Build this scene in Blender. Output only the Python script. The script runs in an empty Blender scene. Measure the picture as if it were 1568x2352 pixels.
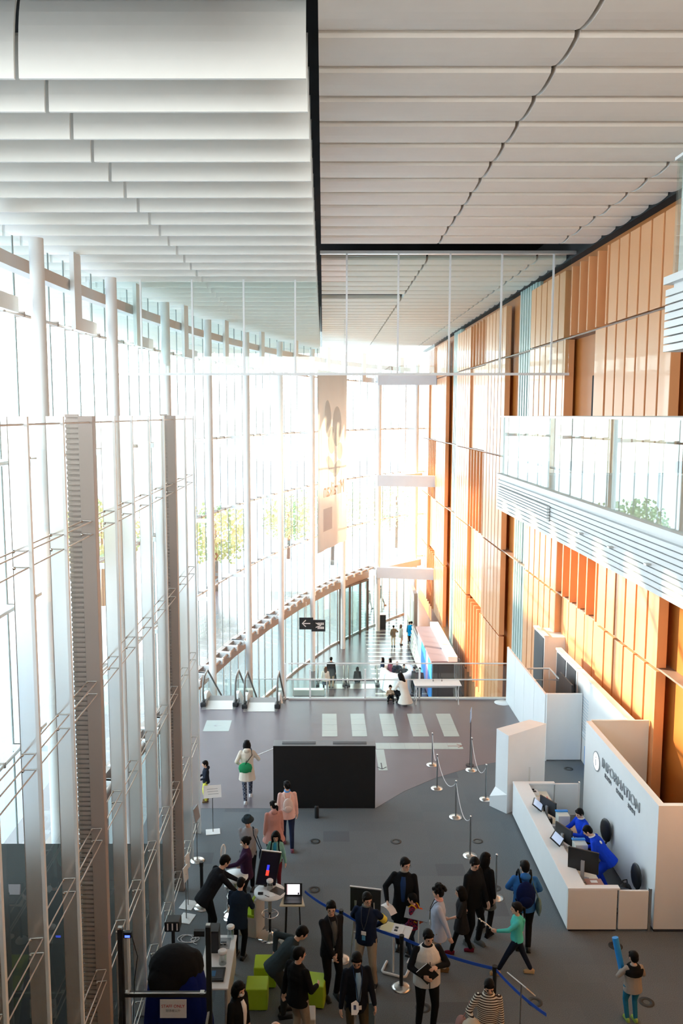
import bpy, bmesh, math, random
from mathutils import Vector, Matrix, Quaternion
S = bpy.context.scene
COL = S.collection
R = math.radians
sin, cos, pi = math.sin, math.cos, math.pi
# ---------------------------------------------------------------- camera, world, sun, exposure
FPX, PITCH, CAMH = 1951.0, 6.55, 10.0
cam_d = bpy.data.cameras.new('camera'); cam = bpy.data.objects.new('camera', cam_d); COL.objects.link(cam)
cam.location = (0, 0, CAMH); cam.rotation_euler = (R(90 - PITCH), 0, 0)
cam_d.sensor_fit = 'VERTICAL'; cam_d.sensor_height = 36.0
cam_d.lens = FPX / 2352 * 36.0
cam_d.shift_x = (784 - 742) / 2352
cam_d.clip_start = 0.1; cam_d.clip_end = 600
S.camera = cam
S.view_settings.view_transform = 'Standard'; S.view_settings.look = 'None'
S.view_settings.gamma = 1.0; S.view_settings.use_curve_mapping = False
S.view_settings.exposure = 1.5
try:
    S.cycles.max_bounces = 8; S.cycles.diffuse_bounces = 5; S.cycles.glossy_bounces = 3
    S.cycles.transparent_max_bounces = 24; S.cycles.transmission_bounces = 4
    S.cycles.caustics_reflective = False; S.cycles.caustics_refractive = False
    S.cycles.use_denoising = True
    S.cycles.sample_clamp_indirect = 6.0
except Exception: pass
W = bpy.data.worlds.new('world'); S.world = W; W.use_nodes = True
wt = W.node_tree; wt.nodes.clear()
wo = wt.nodes.new('ShaderNodeOutputWorld'); wb = wt.nodes.new('ShaderNodeBackground')
wg = wt.nodes.new('ShaderNodeTexCoord'); ws = wt.nodes.new('ShaderNodeSeparateXYZ'); wr = wt.nodes.new('ShaderNodeValToRGB')
wt.links.new(wg.outputs['Generated'], ws.inputs[0]); wt.links.new(ws.outputs['Z'], wr.inputs[0])
wr.color_ramp.elements[0].position = 0.0; wr.color_ramp.elements[0].color = (0.93, 0.99, 1.0, 1)
wr.color_ramp.elements[1].position = 1.0; wr.color_ramp.elements[1].color = (0.60, 0.78, 1.0, 1)
wt.links.new(wr.outputs[0], wb.inputs[0]); wb.inputs[1].default_value = 3.0
wt.links.new(wb.outputs[0], wo.inputs[0])
sd = bpy.data.lights.new('sun', 'SUN'); sun = bpy.data.objects.new('sun', sd); COL.objects.link(sun)
sd.energy = 5.2; sd.color = (1.0, 0.86, 0.66); sd.angle = R(0.7)
SUN_DIR = Vector((0.80, -0.45, -0.36))          # travelling direction of the light
sun.rotation_euler = SUN_DIR.to_track_quat('-Z', 'Y').to_euler(); sun.location = (-40, 60, 40)

# ---------------------------------------------------------------- pixel helpers (frame 1568 x 2352)
TP, CP = math.sin(R(PITCH)), math.cos(R(PITCH))
def ray(px, py):
    x = (px - 742) / FPX; y = (py - 1176) / FPX
    return Vector((x, CP - y * TP, -TP - y * CP))
def fp(px, py, z=0.0):
    r = ray(px, py); t = (z - CAMH) / r.z
    return Vector((r.x * t, r.y * t, z))
def ay(px, py, Y):
    r = ray(px, py); t = Y / r.y
    return Vector((r.x * t, Y, CAMH + r.z * t))
# ---------------------------------------------------------------- materials
MATS = {}
def mat(name, col, rough=0.5, metal=0.0, bump=0.0, bscale=60.0, var=0.0, vscale=3.0, emit=None, estr=1.0, spec=None, coat=0.0):
    if name in MATS: return MATS[name]
    m = bpy.data.materials.new(name); m.use_nodes = True; nt = m.node_tree; b = nt.nodes['Principled BSDF']
    b.inputs['Base Color'].default_value = (*col, 1); b.inputs['Roughness'].default_value = rough; b.inputs['Metallic'].default_value = metal
    if spec is not None: b.inputs['Specular IOR Level'].default_value = spec
    if coat: b.inputs['Coat Weight'].default_value = coat
    tc = nt.nodes.new('ShaderNodeTexCoord')
    n = nt.nodes.new('ShaderNodeTexNoise'); n.inputs['Scale'].default_value = vscale; n.inputs['Detail'].default_value = 4
    nt.links.new(tc.outputs['Object'], n.inputs['Vector'])
    v = max(var, 0.03)
    mr = nt.nodes.new('ShaderNodeMapRange'); mr.inputs['To Min'].default_value = 1 - v; mr.inputs['To Max'].default_value = 1 + v
    nt.links.new(n.outputs['Fac'], mr.inputs['Value'])
    mx = nt.nodes.new('ShaderNodeVectorMath'); mx.operation = 'SCALE'; mx.inputs[0].default_value = col
    nt.links.new(mr.outputs[0], mx.inputs['Scale']); nt.links.new(mx.outputs[0], b.inputs['Base Color'])
    if bump:
        n2 = nt.nodes.new('ShaderNodeTexNoise'); n2.inputs['Scale'].default_value = bscale; n2.inputs['Detail'].default_value = 3
        nt.links.new(tc.outputs['Object'], n2.inputs['Vector'])
        bp = nt.nodes.new('ShaderNodeBump'); bp.inputs['Strength'].default_value = bump; bp.inputs['Distance'].default_value = 0.02
        nt.links.new(n2.outputs['Fac'], bp.inputs['Height']); nt.links.new(bp.outputs[0], b.inputs['Normal'])
    if emit:
        b.inputs['Emission Color'].default_value = (*emit, 1); b.inputs['Emission Strength'].default_value = estr
    MATS[name] = m; return m
def glassmat(name, tint=(0.93, 0.98, 0.97), refl=1.0, rough=0.0, base=0.04):
    if name in MATS: return MATS[name]
    m = bpy.data.materials.new(name); m.use_nodes = True; nt = m.node_tree; nt.nodes.clear()
    o = nt.nodes.new('ShaderNodeOutputMaterial'); t = nt.nodes.new('ShaderNodeBsdfTransparent'); g = nt.nodes.new('ShaderNodeBsdfGlossy')
    t.inputs[0].default_value = (*tint, 1); g.inputs['Roughness'].default_value = rough; g.inputs['Color'].default_value = (0.95, 1, 1, 1)
    lw = nt.nodes.new('ShaderNodeFresnel'); lw.inputs['IOR'].default_value = 1.5
    # the same reflectance from both sides of the pane
    ge = nt.nodes.new('ShaderNodeNewGeometry'); iv = nt.nodes.new('ShaderNodeMix'); iv.data_type = 'FLOAT'
    iv.inputs[2].default_value = 1.5; iv.inputs[3].default_value = 1 / 1.5 * 1.0
    nt.links.new(ge.outputs['Backfacing'], iv.inputs[0]); lw.inputs['IOR'].default_value = 1.5
    mm = nt.nodes.new('ShaderNodeMath'); mm.operation = 'MULTIPLY'; mm.inputs[1].default_value = refl
    lz = nt.nodes.new('ShaderNodeLayerWeight'); lz.inputs['Blend'].default_value = 0.12
    nt.links.new(lz.outputs['Facing'], mm.inputs[0])
    pw = nt.nodes.new('ShaderNodeMath'); pw.operation = 'POWER'; pw.inputs[1].default_value = 1.3
    nt.links.new(mm.outputs[0], pw.inputs[0])
    ad = nt.nodes.new('ShaderNodeMath'); ad.operation = 'ADD'; ad.use_clamp = True; ad.inputs[1].default_value = base
    nt.links.new(pw.outputs[0], ad.inputs[0])
    mix = nt.nodes.new('ShaderNodeMixShader'); nt.links.new(ad.outputs[0], mix.inputs[0])
    nt.links.new(t.outputs[0], mix.inputs[1]); nt.links.new(g.outputs[0], mix.inputs[2]); nt.links.new(mix.outputs[0], o.inputs[0])
    MATS[name] = m; return m
# ---------------------------------------------------------------- mesh builder
class MB:
    def __init__(s): s.v = []; s.f = []; s.sm = []
    def add(s, vs, fs, smooth=False):
        o = len(s.v); s.v += [tuple(x) for x in vs]; s.f += [tuple(i + o for i in f) for f in fs]; s.sm += [smooth] * len(fs); return s
    def box(s, x0, x1, y0, y1, z0, z1):
        vs = [(x0,y0,z0),(x1,y0,z0),(x1,y1,z0),(x0,y1,z0),(x0,y0,z1),(x1,y0,z1),(x1,y1,z1),(x0,y1,z1)]
        return s.add(vs, [(0,3,2,1),(4,5,6,7),(0,1,5,4),(1,2,6,5),(2,3,7,6),(3,0,4,7)])
    def obox(s, c, hx, hy, hz, m=None):
        vs = []
        for z in (-hz, hz):
            for x, y in ((-hx,-hy),(hx,-hy),(hx,hy),(-hx,hy)):
                p = Vector((x, y, z))
                if m is not None: p = m @ p
                vs.append(tuple(p + Vector(c)))
        return s.add(vs, [(0,3,2,1),(4,5,6,7),(0,1,5,4),(1,2,6,5),(2,3,7,6),(3,0,4,7)])
    def bar(s, a, b, w, h, up=(0,0,1)):
        a = Vector(a); b = Vector(b); d = (b - a); L = d.length; d.normalize(); up = Vector(up)
        if abs(d.dot(up)) > 0.98: up = Vector((0, 1, 0))
        x = d.cross(up).normalized(); z = x.cross(d)
        m = Matrix((x, d, z)).transposed()
        return s.obox((a + b) / 2, w / 2, L / 2, h / 2, m)
    def prism(s, poly, z0, z1):
        n = len(poly); vs = [(p[0], p[1], z0) for p in poly] + [(p[0], p[1], z1) for p in poly]
        return s.add(vs, [tuple(range(n - 1, -1, -1)), tuple(range(n, 2 * n))] + [(i, (i + 1) % n, n + (i + 1) % n, n + i) for i in range(n)])
    def tube(s, pts, r, n=8, caps=True, smooth=True):
        pts = [Vector(p) for p in pts]; rs = r if isinstance(r, (list, tuple)) else [r] * len(pts)
        rings = []; prev = None
        for i, p in enumerate(pts):
            d = (pts[min(i + 1, len(pts) - 1)] - pts[max(i - 1, 0)]).normalized()
            if prev is None:
                up = Vector((0, 0, 1)) if abs(d.z) < 0.9 else Vector((1, 0, 0))
                x = d.cross(up).normalized()
            else:
                x = (prev - d * prev.dot(d)).normalized()
            prev = x; y = d.cross(x)
            rings.append([p + (x * cos(2*pi*k/n) + y * sin(2*pi*k/n)) * rs[i] for k in range(n)])
        vs = [v for rg in rings for v in rg]; fs = []
        for i in range(len(pts) - 1):
            for k in range(n):
                a = i*n + k; b = i*n + (k+1) % n; fs.append((a, b, b + n, a + n))
        s.add(vs, fs, smooth)
        if caps: s.add(rings[0], [tuple(range(n - 1, -1, -1))]); s.add(rings[-1], [tuple(range(n))])
        return s
    def lathe(s, prof, c=(0,0,0), n=24, smooth=True):
        vs = []; fs = []
        for r, z in prof:
            for k in range(n): vs.append((c[0] + r*cos(2*pi*k/n), c[1] + r*sin(2*pi*k/n), c[2] + z))
        for i in range(len(prof) - 1):
            for k in range(n):
                a = i*n + k; b = i*n + (k+1) % n; fs.append((a, b, b + n, a + n))
        s.add(vs, fs, smooth)
        s.add([vs[k] for k in range(n)], [tuple(range(n-1,-1,-1))]); s.add([vs[(len(prof)-1)*n + k] for k in range(n)], [tuple(range(n))])
        return s
    def ball(s, c, rx, ry, rz, m=None, n=12, k=8):
        vs = []; fs = []
        for i in range(k + 1):
            th = pi * i / k
            for j in range(n):
                ph = 2*pi*j/n; p = Vector((rx*sin(th)*cos(ph), ry*sin(th)*sin(ph), rz*cos(th)))
                if m is not None: p = m @ p
                vs.append(p + Vector(c))
        for i in range(k):
            for j in range(n):
                a = i*n + j; b = i*n + (j+1) % n; fs.append((a, a + n, b + n, b))
        return s.add(vs, fs, True)
    def build(s, name, m, parent=None, bevel=0, kind=None):
        me = bpy.data.meshes.new(name); me.from_pydata(s.v, [], s.f); me.validate()
        if len(me.polygons) == len(s.sm): me.polygons.foreach_set('use_smooth', s.sm)
        me.materials.append(m); me.update()
        bm = bmesh.new(); bm.from_mesh(me); bmesh.ops.recalc_face_normals(bm, faces=bm.faces); bm.to_mesh(me); bm.free()
        o = bpy.data.objects.new(name, me); COL.objects.link(o)
        if parent is not None: o.parent = parent
        if bevel:
            b = o.modifiers.new('bevel', 'BEVEL'); b.width = bevel; b.segments = 2; b.limit_method = 'ANGLE'
        if kind: o['kind'] = kind
        return o
def empty(name, loc=(0,0,0), rz=0, label=None, cat=None, group=None, kind=None):
    o = bpy.data.objects.new(name, None); COL.objects.link(o); o.location = loc; o.rotation_euler = (0, 0, rz); o.empty_display_size = 0.2
    return tag(o, label, cat, group, kind)
def tag(o, label=None, cat=None, group=None, kind=None):
    if label: o['label'] = label
    if cat: o['category'] = cat
    if group: o['group'] = group
    if kind: o['kind'] = kind
    return o
def copy_tree(o, parent=None):
    c = o.copy(); COL.objects.link(c)
    if parent is not None: c.parent = parent
    for ch in list(o.children): copy_tree(ch, c)
    return c
def plabel(o, l): o['label'] = l; return o
def text(s, size, m, name='lettering', parent=None, loc=(0,0,0), rot=None, ext=0.004, align='CENTER', sx=1.0, label=None):
    cu = bpy.data.curves.new(name, 'FONT'); cu.body = s; cu.size = size; cu.extrude = ext; cu.align_x = align; cu.align_y = 'CENTER'
    t = bpy.data.objects.new(name, cu); COL.objects.link(t)
    bpy.context.view_layer.update()
    me = bpy.data.meshes.new_from_object(t.evaluated_get(bpy.context.evaluated_depsgraph_get()))
    bpy.data.objects.remove(t); o = bpy.data.objects.new(name, me); COL.objects.link(o)
    me.materials.clear(); me.materials.append(m)
    if rot is not None: o.matrix_local = Matrix.Translation(Vector(loc)) @ rot.to_4x4() @ Matrix.Diagonal((sx, 1, 1, 1))
    else: o.location = loc
    if parent is not None: o.parent = parent
    if label: o['label'] = label
    return o
def basis(x, z):
    x = Vector(x).normalized(); z = Vector(z).normalized(); y = z.cross(x).normalized(); x = y.cross(z)
    return Matrix((x, y, z)).transposed()

white = mat('white_paint', (0.80, 0.82, 0.82), 0.5)
steelw = mat('white_steel', (0.78, 0.80, 0.80), 0.35)
black = mat('black_void', (0.004, 0.004, 0.005), 0.8)  # flat black put in for the dark of gaps and openings
chrome = mat('chrome', (0.8, 0.8, 0.8), 0.12, 1.0)
brushed = mat('brushed_steel', (0.62, 0.60, 0.57), 0.28, 1.0, bump=0.05, bscale=200)
orange = mat('orange_panel', (0.78, 0.37, 0.16), 0.38, var=0.05, vscale=0.6, bump=0.03, bscale=30, coat=0.22)
orange_d = mat('orange_wood_backing', (0.52, 0.17, 0.03), 0.45, var=0.08, vscale=1.0)
teal = mat('pale_green_ribbed_sheet', (0.46, 0.56, 0.53), 0.35, var=0.04)
beige_c = mat('ceiling_board', (0.83, 0.76, 0.675), 0.6, bump=0.04, bscale=8, var=0.02)
beige_w = mat('ceiling_baffle_cloth', (0.90, 0.885, 0.825), 0.6, bump=0.04, bscale=8, var=0.02)
def frosted():
    m = bpy.data.materials.new('frosted_fin_glass'); m.use_nodes = True; nt = m.node_tree; nt.nodes.clear()
    o = nt.nodes.new('ShaderNodeOutputMaterial'); d = nt.nodes.new('ShaderNodeBsdfPrincipled'); d.inputs['Base Color'].default_value = (0.92, 0.80, 0.70, 1); d.inputs['Roughness'].default_value = 0.35
    r = nt.nodes.new('ShaderNodeBsdfRefraction'); r.inputs['Roughness'].default_value = 0.33; r.inputs['IOR'].default_value = 1.25; r.inputs[0].default_value = (0.98, 0.98, 0.97, 1)
    mx = nt.nodes.new('ShaderNodeMixShader'); mx.inputs[0].default_value = 0.70
    nt.links.new(d.outputs[0], mx.inputs[1]); nt.links.new(r.outputs[0], mx.inputs[2]); nt.links.new(mx.outputs[0], o.inputs[0]); return m
fin_m = frosted()
fin_m2 = mat('beige_perforated_steel', (0.40, 0.34, 0.30), 0.4)
clear = glassmat('clear_glass')
tinted = glassmat('tinted_glass', (0.58, 0.70, 0.68), base=0.08)
alu = mat('aluminium', (0.62, 0.63, 0.63), 0.35, 0.9)
bronze = mat('bronze_cladding', (0.33, 0.27, 0.235), 0.45, 0.2)

# ---------------------------------------------------------------- floors
def carpet_mat():
    m = bpy.data.materials.new('grey_carpet_tiles'); m.use_nodes = True; nt = m.node_tree; b = nt.nodes['Principled BSDF']
    tc = nt.nodes.new('ShaderNodeTexCoord'); mp = nt.nodes.new('ShaderNodeMapping'); mp.inputs['Scale'].default_value = (1.6, 2.0, 1)
    nt.links.new(tc.outputs['Object'], mp.inputs[0])
    wn = nt.nodes.new('ShaderNodeTexWhiteNoise'); wn.noise_dimensions = '2D'
    fl = nt.nodes.new('ShaderNodeVectorMath'); fl.operation = 'FLOOR'; nt.links.new(mp.outputs[0], fl.inputs[0]); nt.links.new(fl.outputs[0], wn.inputs['Vector'])
    rp = nt.nodes.new('ShaderNodeValToRGB'); rp.color_ramp.interpolation = 'CONSTANT'
    e = rp.color_ramp.elements; e[0].color = (0.80, 0.80, 0.82, 1); e[0].position = 0; e[1].position = 0.03; e[1].color = (0.93, 0.93, 0.94, 1)
    x = e.new(0.14); x.color = (0.95, 0.96, 0.97, 1); x = e.new(0.45); x.color = (1, 1, 1, 1); x = e.new(0.75); x.color = (0.97, 0.97, 0.97, 1)
    nt.links.new(wn.outputs['Value'], rp.inputs[0])
    n = nt.nodes.new('ShaderNodeTexNoise'); n.inputs['Scale'].default_value = 90; n.inputs['Detail'].default_value = 4; nt.links.new(tc.outputs['Object'], n.inputs[0])
    cr = nt.nodes.new('ShaderNodeValToRGB'); cr.color_ramp.elements[0].color = (0.085, 0.099, 0.106, 1); cr.color_ramp.elements[1].color = (0.20, 0.222, 0.238, 1)
    cr.color_ramp.elements[0].position = 0.3; cr.color_ramp.elements[1].position = 0.7
    nt.links.new(n.outputs['Fac'], cr.inputs[0])
    mx = nt.nodes.new('ShaderNodeMix'); mx.data_type = 'RGBA'; mx.blend_type = 'MULTIPLY'; mx.inputs[0].default_value = 1
    nt.links.new(cr.outputs[0], mx.inputs[6]); nt.links.new(rp.outputs[0], mx.inputs[7]); nt.links.new(mx.outputs[2], b.inputs['Base Color'])
    b.inputs['Roughness'].default_value = 0.85; b.inputs['Specular IOR Level'].default_value = 0.25
    return m
carpet = carpet_mat()
vinyl = mat('purple_grey_vinyl', (0.135, 0.115, 0.135), 0.32, var=0.10, vscale=1.2, bump=0.03, bscale=12)
def lower_floor_mat():
    m = bpy.data.materials.new('dark_floor_with_pale_strips'); m.use_nodes = True; nt = m.node_tree; b = nt.nodes['Principled BSDF']
    tc = nt.nodes.new('ShaderNodeTexCoord'); sp = nt.nodes.new('ShaderNodeSeparateXYZ'); nt.links.new(tc.outputs['Object'], sp.inputs[0])
    def mth(op, a, v):
        x = nt.nodes.new('ShaderNodeMath'); x.operation = op; nt.links.new(a, x.inputs[0])
        if isinstance(v, float): x.inputs[1].default_value = v
        else: nt.links.new(v, x.inputs[1])
        return x.outputs[0]
    fr = mth('FRACT', mth('MULTIPLY', sp.outputs['Y'], 1.05), 0.0)
    strip = mth('GREATER_THAN', fr, 0.72)
    side = mth('MULTIPLY', mth('GREATER_THAN', sp.outputs['X'], 3.0), mth('LESS_THAN', sp.outputs['X'], 6.3))
    fac = mth('MULTIPLY', strip, side)
    mx = nt.nodes.new('ShaderNodeMix'); mx.data_type = 'RGBA'; nt.links.new(fac, mx.inputs[0])
    mx.inputs[6].default_value = (0.075, 0.062, 0.072, 1); mx.inputs[7].default_value = (0.38, 0.41, 0.41, 1)
    nt.links.new(mx.outputs[2], b.inputs['Base Color']); b.inputs['Roughness'].default_value = 0.22
    return m
lowmat = lower_floor_mat()
XW = 8.0; XB = 8.4                        # face of cladding, backing wall
EDGE = fp(742, 1605).y                     # far edge of the upper floor
LOW = -6.0
ESC_X0, ESC_X1 = -4.3, -1.35
ESC_Y = fp(600, 1616).y
f = MB()
f.box(-3.3, XB, -9, ESC_Y, -0.5, 0); f.box(ESC_X1, XB, ESC_Y, EDGE, -0.5, 0)

f.box(ESC_X0 - 0.1, -3.3, 18.9, ESC_Y, -0.5, 0)
f.build('floor', carpet, kind='structure')
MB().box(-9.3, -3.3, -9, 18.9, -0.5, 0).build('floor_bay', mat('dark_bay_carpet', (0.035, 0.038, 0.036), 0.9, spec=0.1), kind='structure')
# shiny vinyl field laid beyond the carpet, with the curved border
curve = [fp(*p) for p in ((861,1857),(927,1818),(1000,1787),(1057,1770),(1096,1759),(1139,1751),(1250,1742))]
y0 = fp(600, 1857).y
poly = [(ESC_X0 - 0.1, y0), (curve[0].x, y0)] + [(p.x, p.y) for p in curve[1:]] + [(XB, curve[-1].y), (XB, EDGE), (ESC_X1, EDGE), (ESC_X1, ESC_Y), (ESC_X0 - 0.1, ESC_Y)]
MB().prism(poly, 0.0, 0.004).build('floor_vinyl', vinyl, kind='structure')
MB().box(ESC_X1 - 0.05, XB, EDGE, EDGE + 0.12, -0.6, 0.03).build('trim_1', steelw, kind='structure')
# lower hall floor with the well of the lower escalators
EW = (ay(760,1570,48).x - 0.9, 3.55, 48.9, 50.0)
lf = MB(); lf.box(-12, EW[0], 20, 76, LOW - 0.3, LOW); lf.box(EW[1], XB, 20, 76, LOW - 0.3, LOW)
lf.box(EW[0], EW[1], 20, EW[2], LOW - 0.3, LOW); lf.box(EW[0], EW[1], EW[3], 76, LOW - 0.3, LOW)
lf.build('floor_lower_hall', lowmat, kind='structure')
MB().box(-150, 120, -40, 300, LOW - 0.9, LOW - 0.4).build('ground_outside', mat('pale_paving', (0.42, 0.47, 0.52), 0.7, var=0.05), kind='structure')

# unseen walkway under the viewer, added to shade the near floor
MB().box(-3.2, XB, -9, 2.1, 7.9, 8.3).build('shading_walkway', mat('walkway_paint', (0.5, 0.48, 0.46), 0.6), kind='structure')
MB().box(-9.3, -3.2, -9, 2.1, 7.9, 8.3).build('shading_walkway', mat('walkway_paint', (0.5, 0.48, 0.46), 0.6), kind='structure')
# ---------------------------------------------------------------- right wall: orange cladding in modules
wr_ = MB().box(XB, XB + 0.3, -9, 74, LOW - 0.3, 16.2).build('wall_right', orange_d, kind='structure')
TIERS = [(-6.0, -4.3), (-4.22, -0.08), (0.0, 3.86), (3.94, 8.11), (8.19, 12.46), (12.54, 14.72)]
def panel(mb, y0, y1, z0, z1, x=XW, t=0.24, rot=0):
    c = Vector((x + t / 2, (y0 + y1) / 2, (z0 + z1) / 2))
    mb.obox(c, t / 2, (y1 - y0) / 2, (z1 - z0) / 2, Matrix.Rotation(R(rot), 3, 'Z'))
for Y0 in (1.8, 19.8, 37.8, 55.8):
    for ti, (z0, z1) in enumerate(TIERS):
        if Y0 < 30 and z1 < 0.0: continue
        if Y0 >= 55 and ti == 0: continue
        for third, (a, b, n) in enumerate(((0, 4.6, 6), (4.6, 8.9, 5), (8.9, 13.6, 6))):
            mb = MB(); w = (b - a) / n
            if third == 1 and ti == 4 and Y0 == 19.8:      # recessed bay with a doorway
                panel(mb, Y0 + a + .1, Y0 + a + 1.0, z0, z1, t=0.3, rot=0)
                panel(mb, Y0 + b - .2, Y0 + b, z0, z1, t=0.3)
                mb.build('cladding_panel_bank', orange, wr_); 
                MB().box(XB - 0.04, XB + 0.02, Y0 + a + 1.35, Y0 + a + 2.3, 8.2, 11.2).build('doorway', black, wr_)
                continue
            for i in range(n):
                p0 = Y0 + a + i * w; p1 = p0 + w
                if third == 1:
                    if ti in (1, 3, 5):
                        mb.box(XW - .02, XB, p0 + .05, p0 + .15, z0, z1)
                    else: panel(mb, p0 + .03, p1 - .03, z0, z1, x=XW + (0.12 if ti != 2 else 0.2), t=0.12)
                else: panel(mb, p0 + .055, p1 - .055, z0, z1)
            mb.build('cladding_panel_bank', orange, wr_, bevel=0.012)
    # ribbed pale green sheet between the modules
    rb = MB(); ya, yb = Y0 - 4.6, Y0 - 1.7; n = 14; w = (yb - ya) / n
    zb = 0 if Y0 < 21 else LOW
    for i in range(n):
        rb.box(XB - 0.12 - (0.08 if i % 2 else 0), XB + 0.02, ya + i * w, ya + (i + 1) * w, zb, 15.2)
    rb.build('ribbed_sheet', teal, wr_)
for z in (3.9, 8.15, 12.5):
    MB().box(XW + 0.08, XB, -2, 70, z - 0.025, z + 0.025).build('rail', mat('brown_rail', (0.30, 0.20, 0.15), 0.5), wr_)
MB().box(XW + 0.1, XB, 0, 70, 15.05, 16.2).build('trim_2', black, kind='structure')

# ---------------------------------------------------------------- ceiling
ZC = 15.16; ZL = 14.27
MB().box(-14, XB + .3, -9, 80, 16.2, 16.5).build('ceiling', black, kind='structure')
def board(x0, x1, y0, y1):
    vs = []; n = 6
    prof = [(0, 0.0), (0.02, -0.05)] + [(0.02 + 0.96 * k / n, -0.05 - 0.06 * sin(pi * k / n) + 0.05 * k / n) for k in range(1, n)] + [(1, 0.03)]
    pts = [(y0 + (y1 - y0) * u * 0.985, ZC + z) for u, z in prof]; m = len(pts)
    vs = [(x0, y, z) for y, z in pts] + [(x1, y, z) for y, z in pts] + [(x0, y, ZC + .12) for y, z in pts] + [(x1, y, ZC + .12) for y, z in pts]
    fs = [(i, i + 1, m + i + 1, m + i) for i in range(m - 1)] + [(2*m + i, 3*m + i, 3*m + i + 1, 2*m + i + 1) for i in range(m - 1)]
    fs += [(i, 2*m + i, 2*m + i + 1, i + 1) for i in range(m - 1)] + [(m + i, m + i + 1, 3*m + i + 1, 3*m + i) for i in range(m - 1)]
    fs += [(0, m, 3*m, 2*m), (m - 1, 3*m - 1, 4*m - 1, 2*m - 1)]
    return vs, fs
seam0 = ay(1000, 75, 1).z  # slope only
r75 = ray(1000, 76); Y75 = (ZC - 10) / r75.z * r75.y
rows = [Y75 + 1.2 * k for k in range(-17, 52)]
GX = (-0.10, 3.46, 7.12, 8.12)
for gi in range(3):
    mb = MB()
    for k, y in enumerate(rows):
        if y < -8.5: continue
        ylo, yhi = y, y + 1.2
        if ylo > 26.4 - 0.6 and ylo < 29.0: continue
        if ylo > 69.5: continue
        if gi == 0 and 36.6 < ylo < 38.0: continue
        mb.add(*board(GX[gi] + 0.035, GX[gi + 1] - 0.035, ylo, yhi))
    mb.build('ceiling_boards', beige_c, kind='structure')
# hanging baffles over the window side
gaps = [-0.22, -3.95, -7.7, -11.5]
r181 = ray(600, 180); Y181 = (ZL - 10) / r181.z * r181.y
for gi in range(3):
    mb = MB()
    for k in range(-16, 42):
        y = Y181 + 1.2 * k
        if y < -8.5 or y > 62 or k == -1: continue
        x1 = gaps[gi]; x0 = gaps[gi + 1] + 0.06
        # curved board: hangs down to ZL and sweeps back up
        n = 8; pts = []
        for j in range(n + 1):
            u = j / n; pts.append((y + 0.34 * (1 - cos(u * pi / 2)) , ZL + 1.2 * sin(u * pi / 2)))
        vs = []; m = len(pts)
        for dx in (x0, x1):
            vs += [(dx, yy, zz) for yy, zz in pts]
        for dx in (x0, x1):
            vs += [(dx, yy + 0.05, zz - 0.0) for yy, zz in pts]
        fs = [(i, i + 1, m + i + 1, m + i) for i in range(m - 1)] + [(2*m+i, 3*m+i, 3*m+i+1, 2*m+i+1) for i in range(m - 1)]
        fs += [(0, m, 3*m, 2*m), (i, 2*m, 2*m+1, 1) if False else (0, 2*m, 2*m+1, 1)]
        fs += [(i, 2*m+i, 2*m+i+1, i+1) for i in range(1, m-1)] + [(m+i, m+i+1, 3*m+i+1, 3*m+i) for i in range(m-1)]
        mb.add(vs, fs, False)
    mb.build('ceiling_baffles', beige_w, kind='structure')
# steel rail for the hanging rods in the black ceiling slot
MB().box(-0.1, 8.1, 27.95, 28.1, ZC - 0.05, ZC + 0.05).build('trim_3', alu, kind='structure')

# ---------------------------------------------------------------- curved glass facade with columns
CPTS = [Vector(p) for p in ((-6.55,8.5),(-6.5,14),(-6.4,19.5),(-6.1,25),(-5.55,30.4),(-4.8,35.9),(-3.7,41.3),(-2.35,46.6),(-.66,51.9),(1.35,57.0),(4.07,62.0),(7.3,66.6))]
OFF = 1.0
def normal(i):
    a = CPTS[max(i - 1, 0)]; b = CPTS[min(i + 1, len(CPTS) - 1)]; d = (b - a).normalized(); return Vector((-d.y, d.x))
GP = [CPTS[i] + normal(i) * OFF for i in range(len(CPTS))]
ZF = 14.2; ZCAN = -1.2
for i in range(1, len(CPTS)):
    c = CPTS[i]; nrm = normal(i)
    low = LOW
    col = MB().tube([(c.x, c.y, low), (c.x, c.y, 13.9)], 0.16, 20).build('column', steelw, kind='structure')
    for z in (12.35, 8.9, 5.5, 2.1, -1.3):
        if z == 12.35: continue
        MB().bar((c.x, c.y, z), (c.x + nrm.x * OFF, c.y + nrm.y * OFF, z), 0.10, 0.16).build('bracket', steelw, col)
NP = 5
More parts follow.
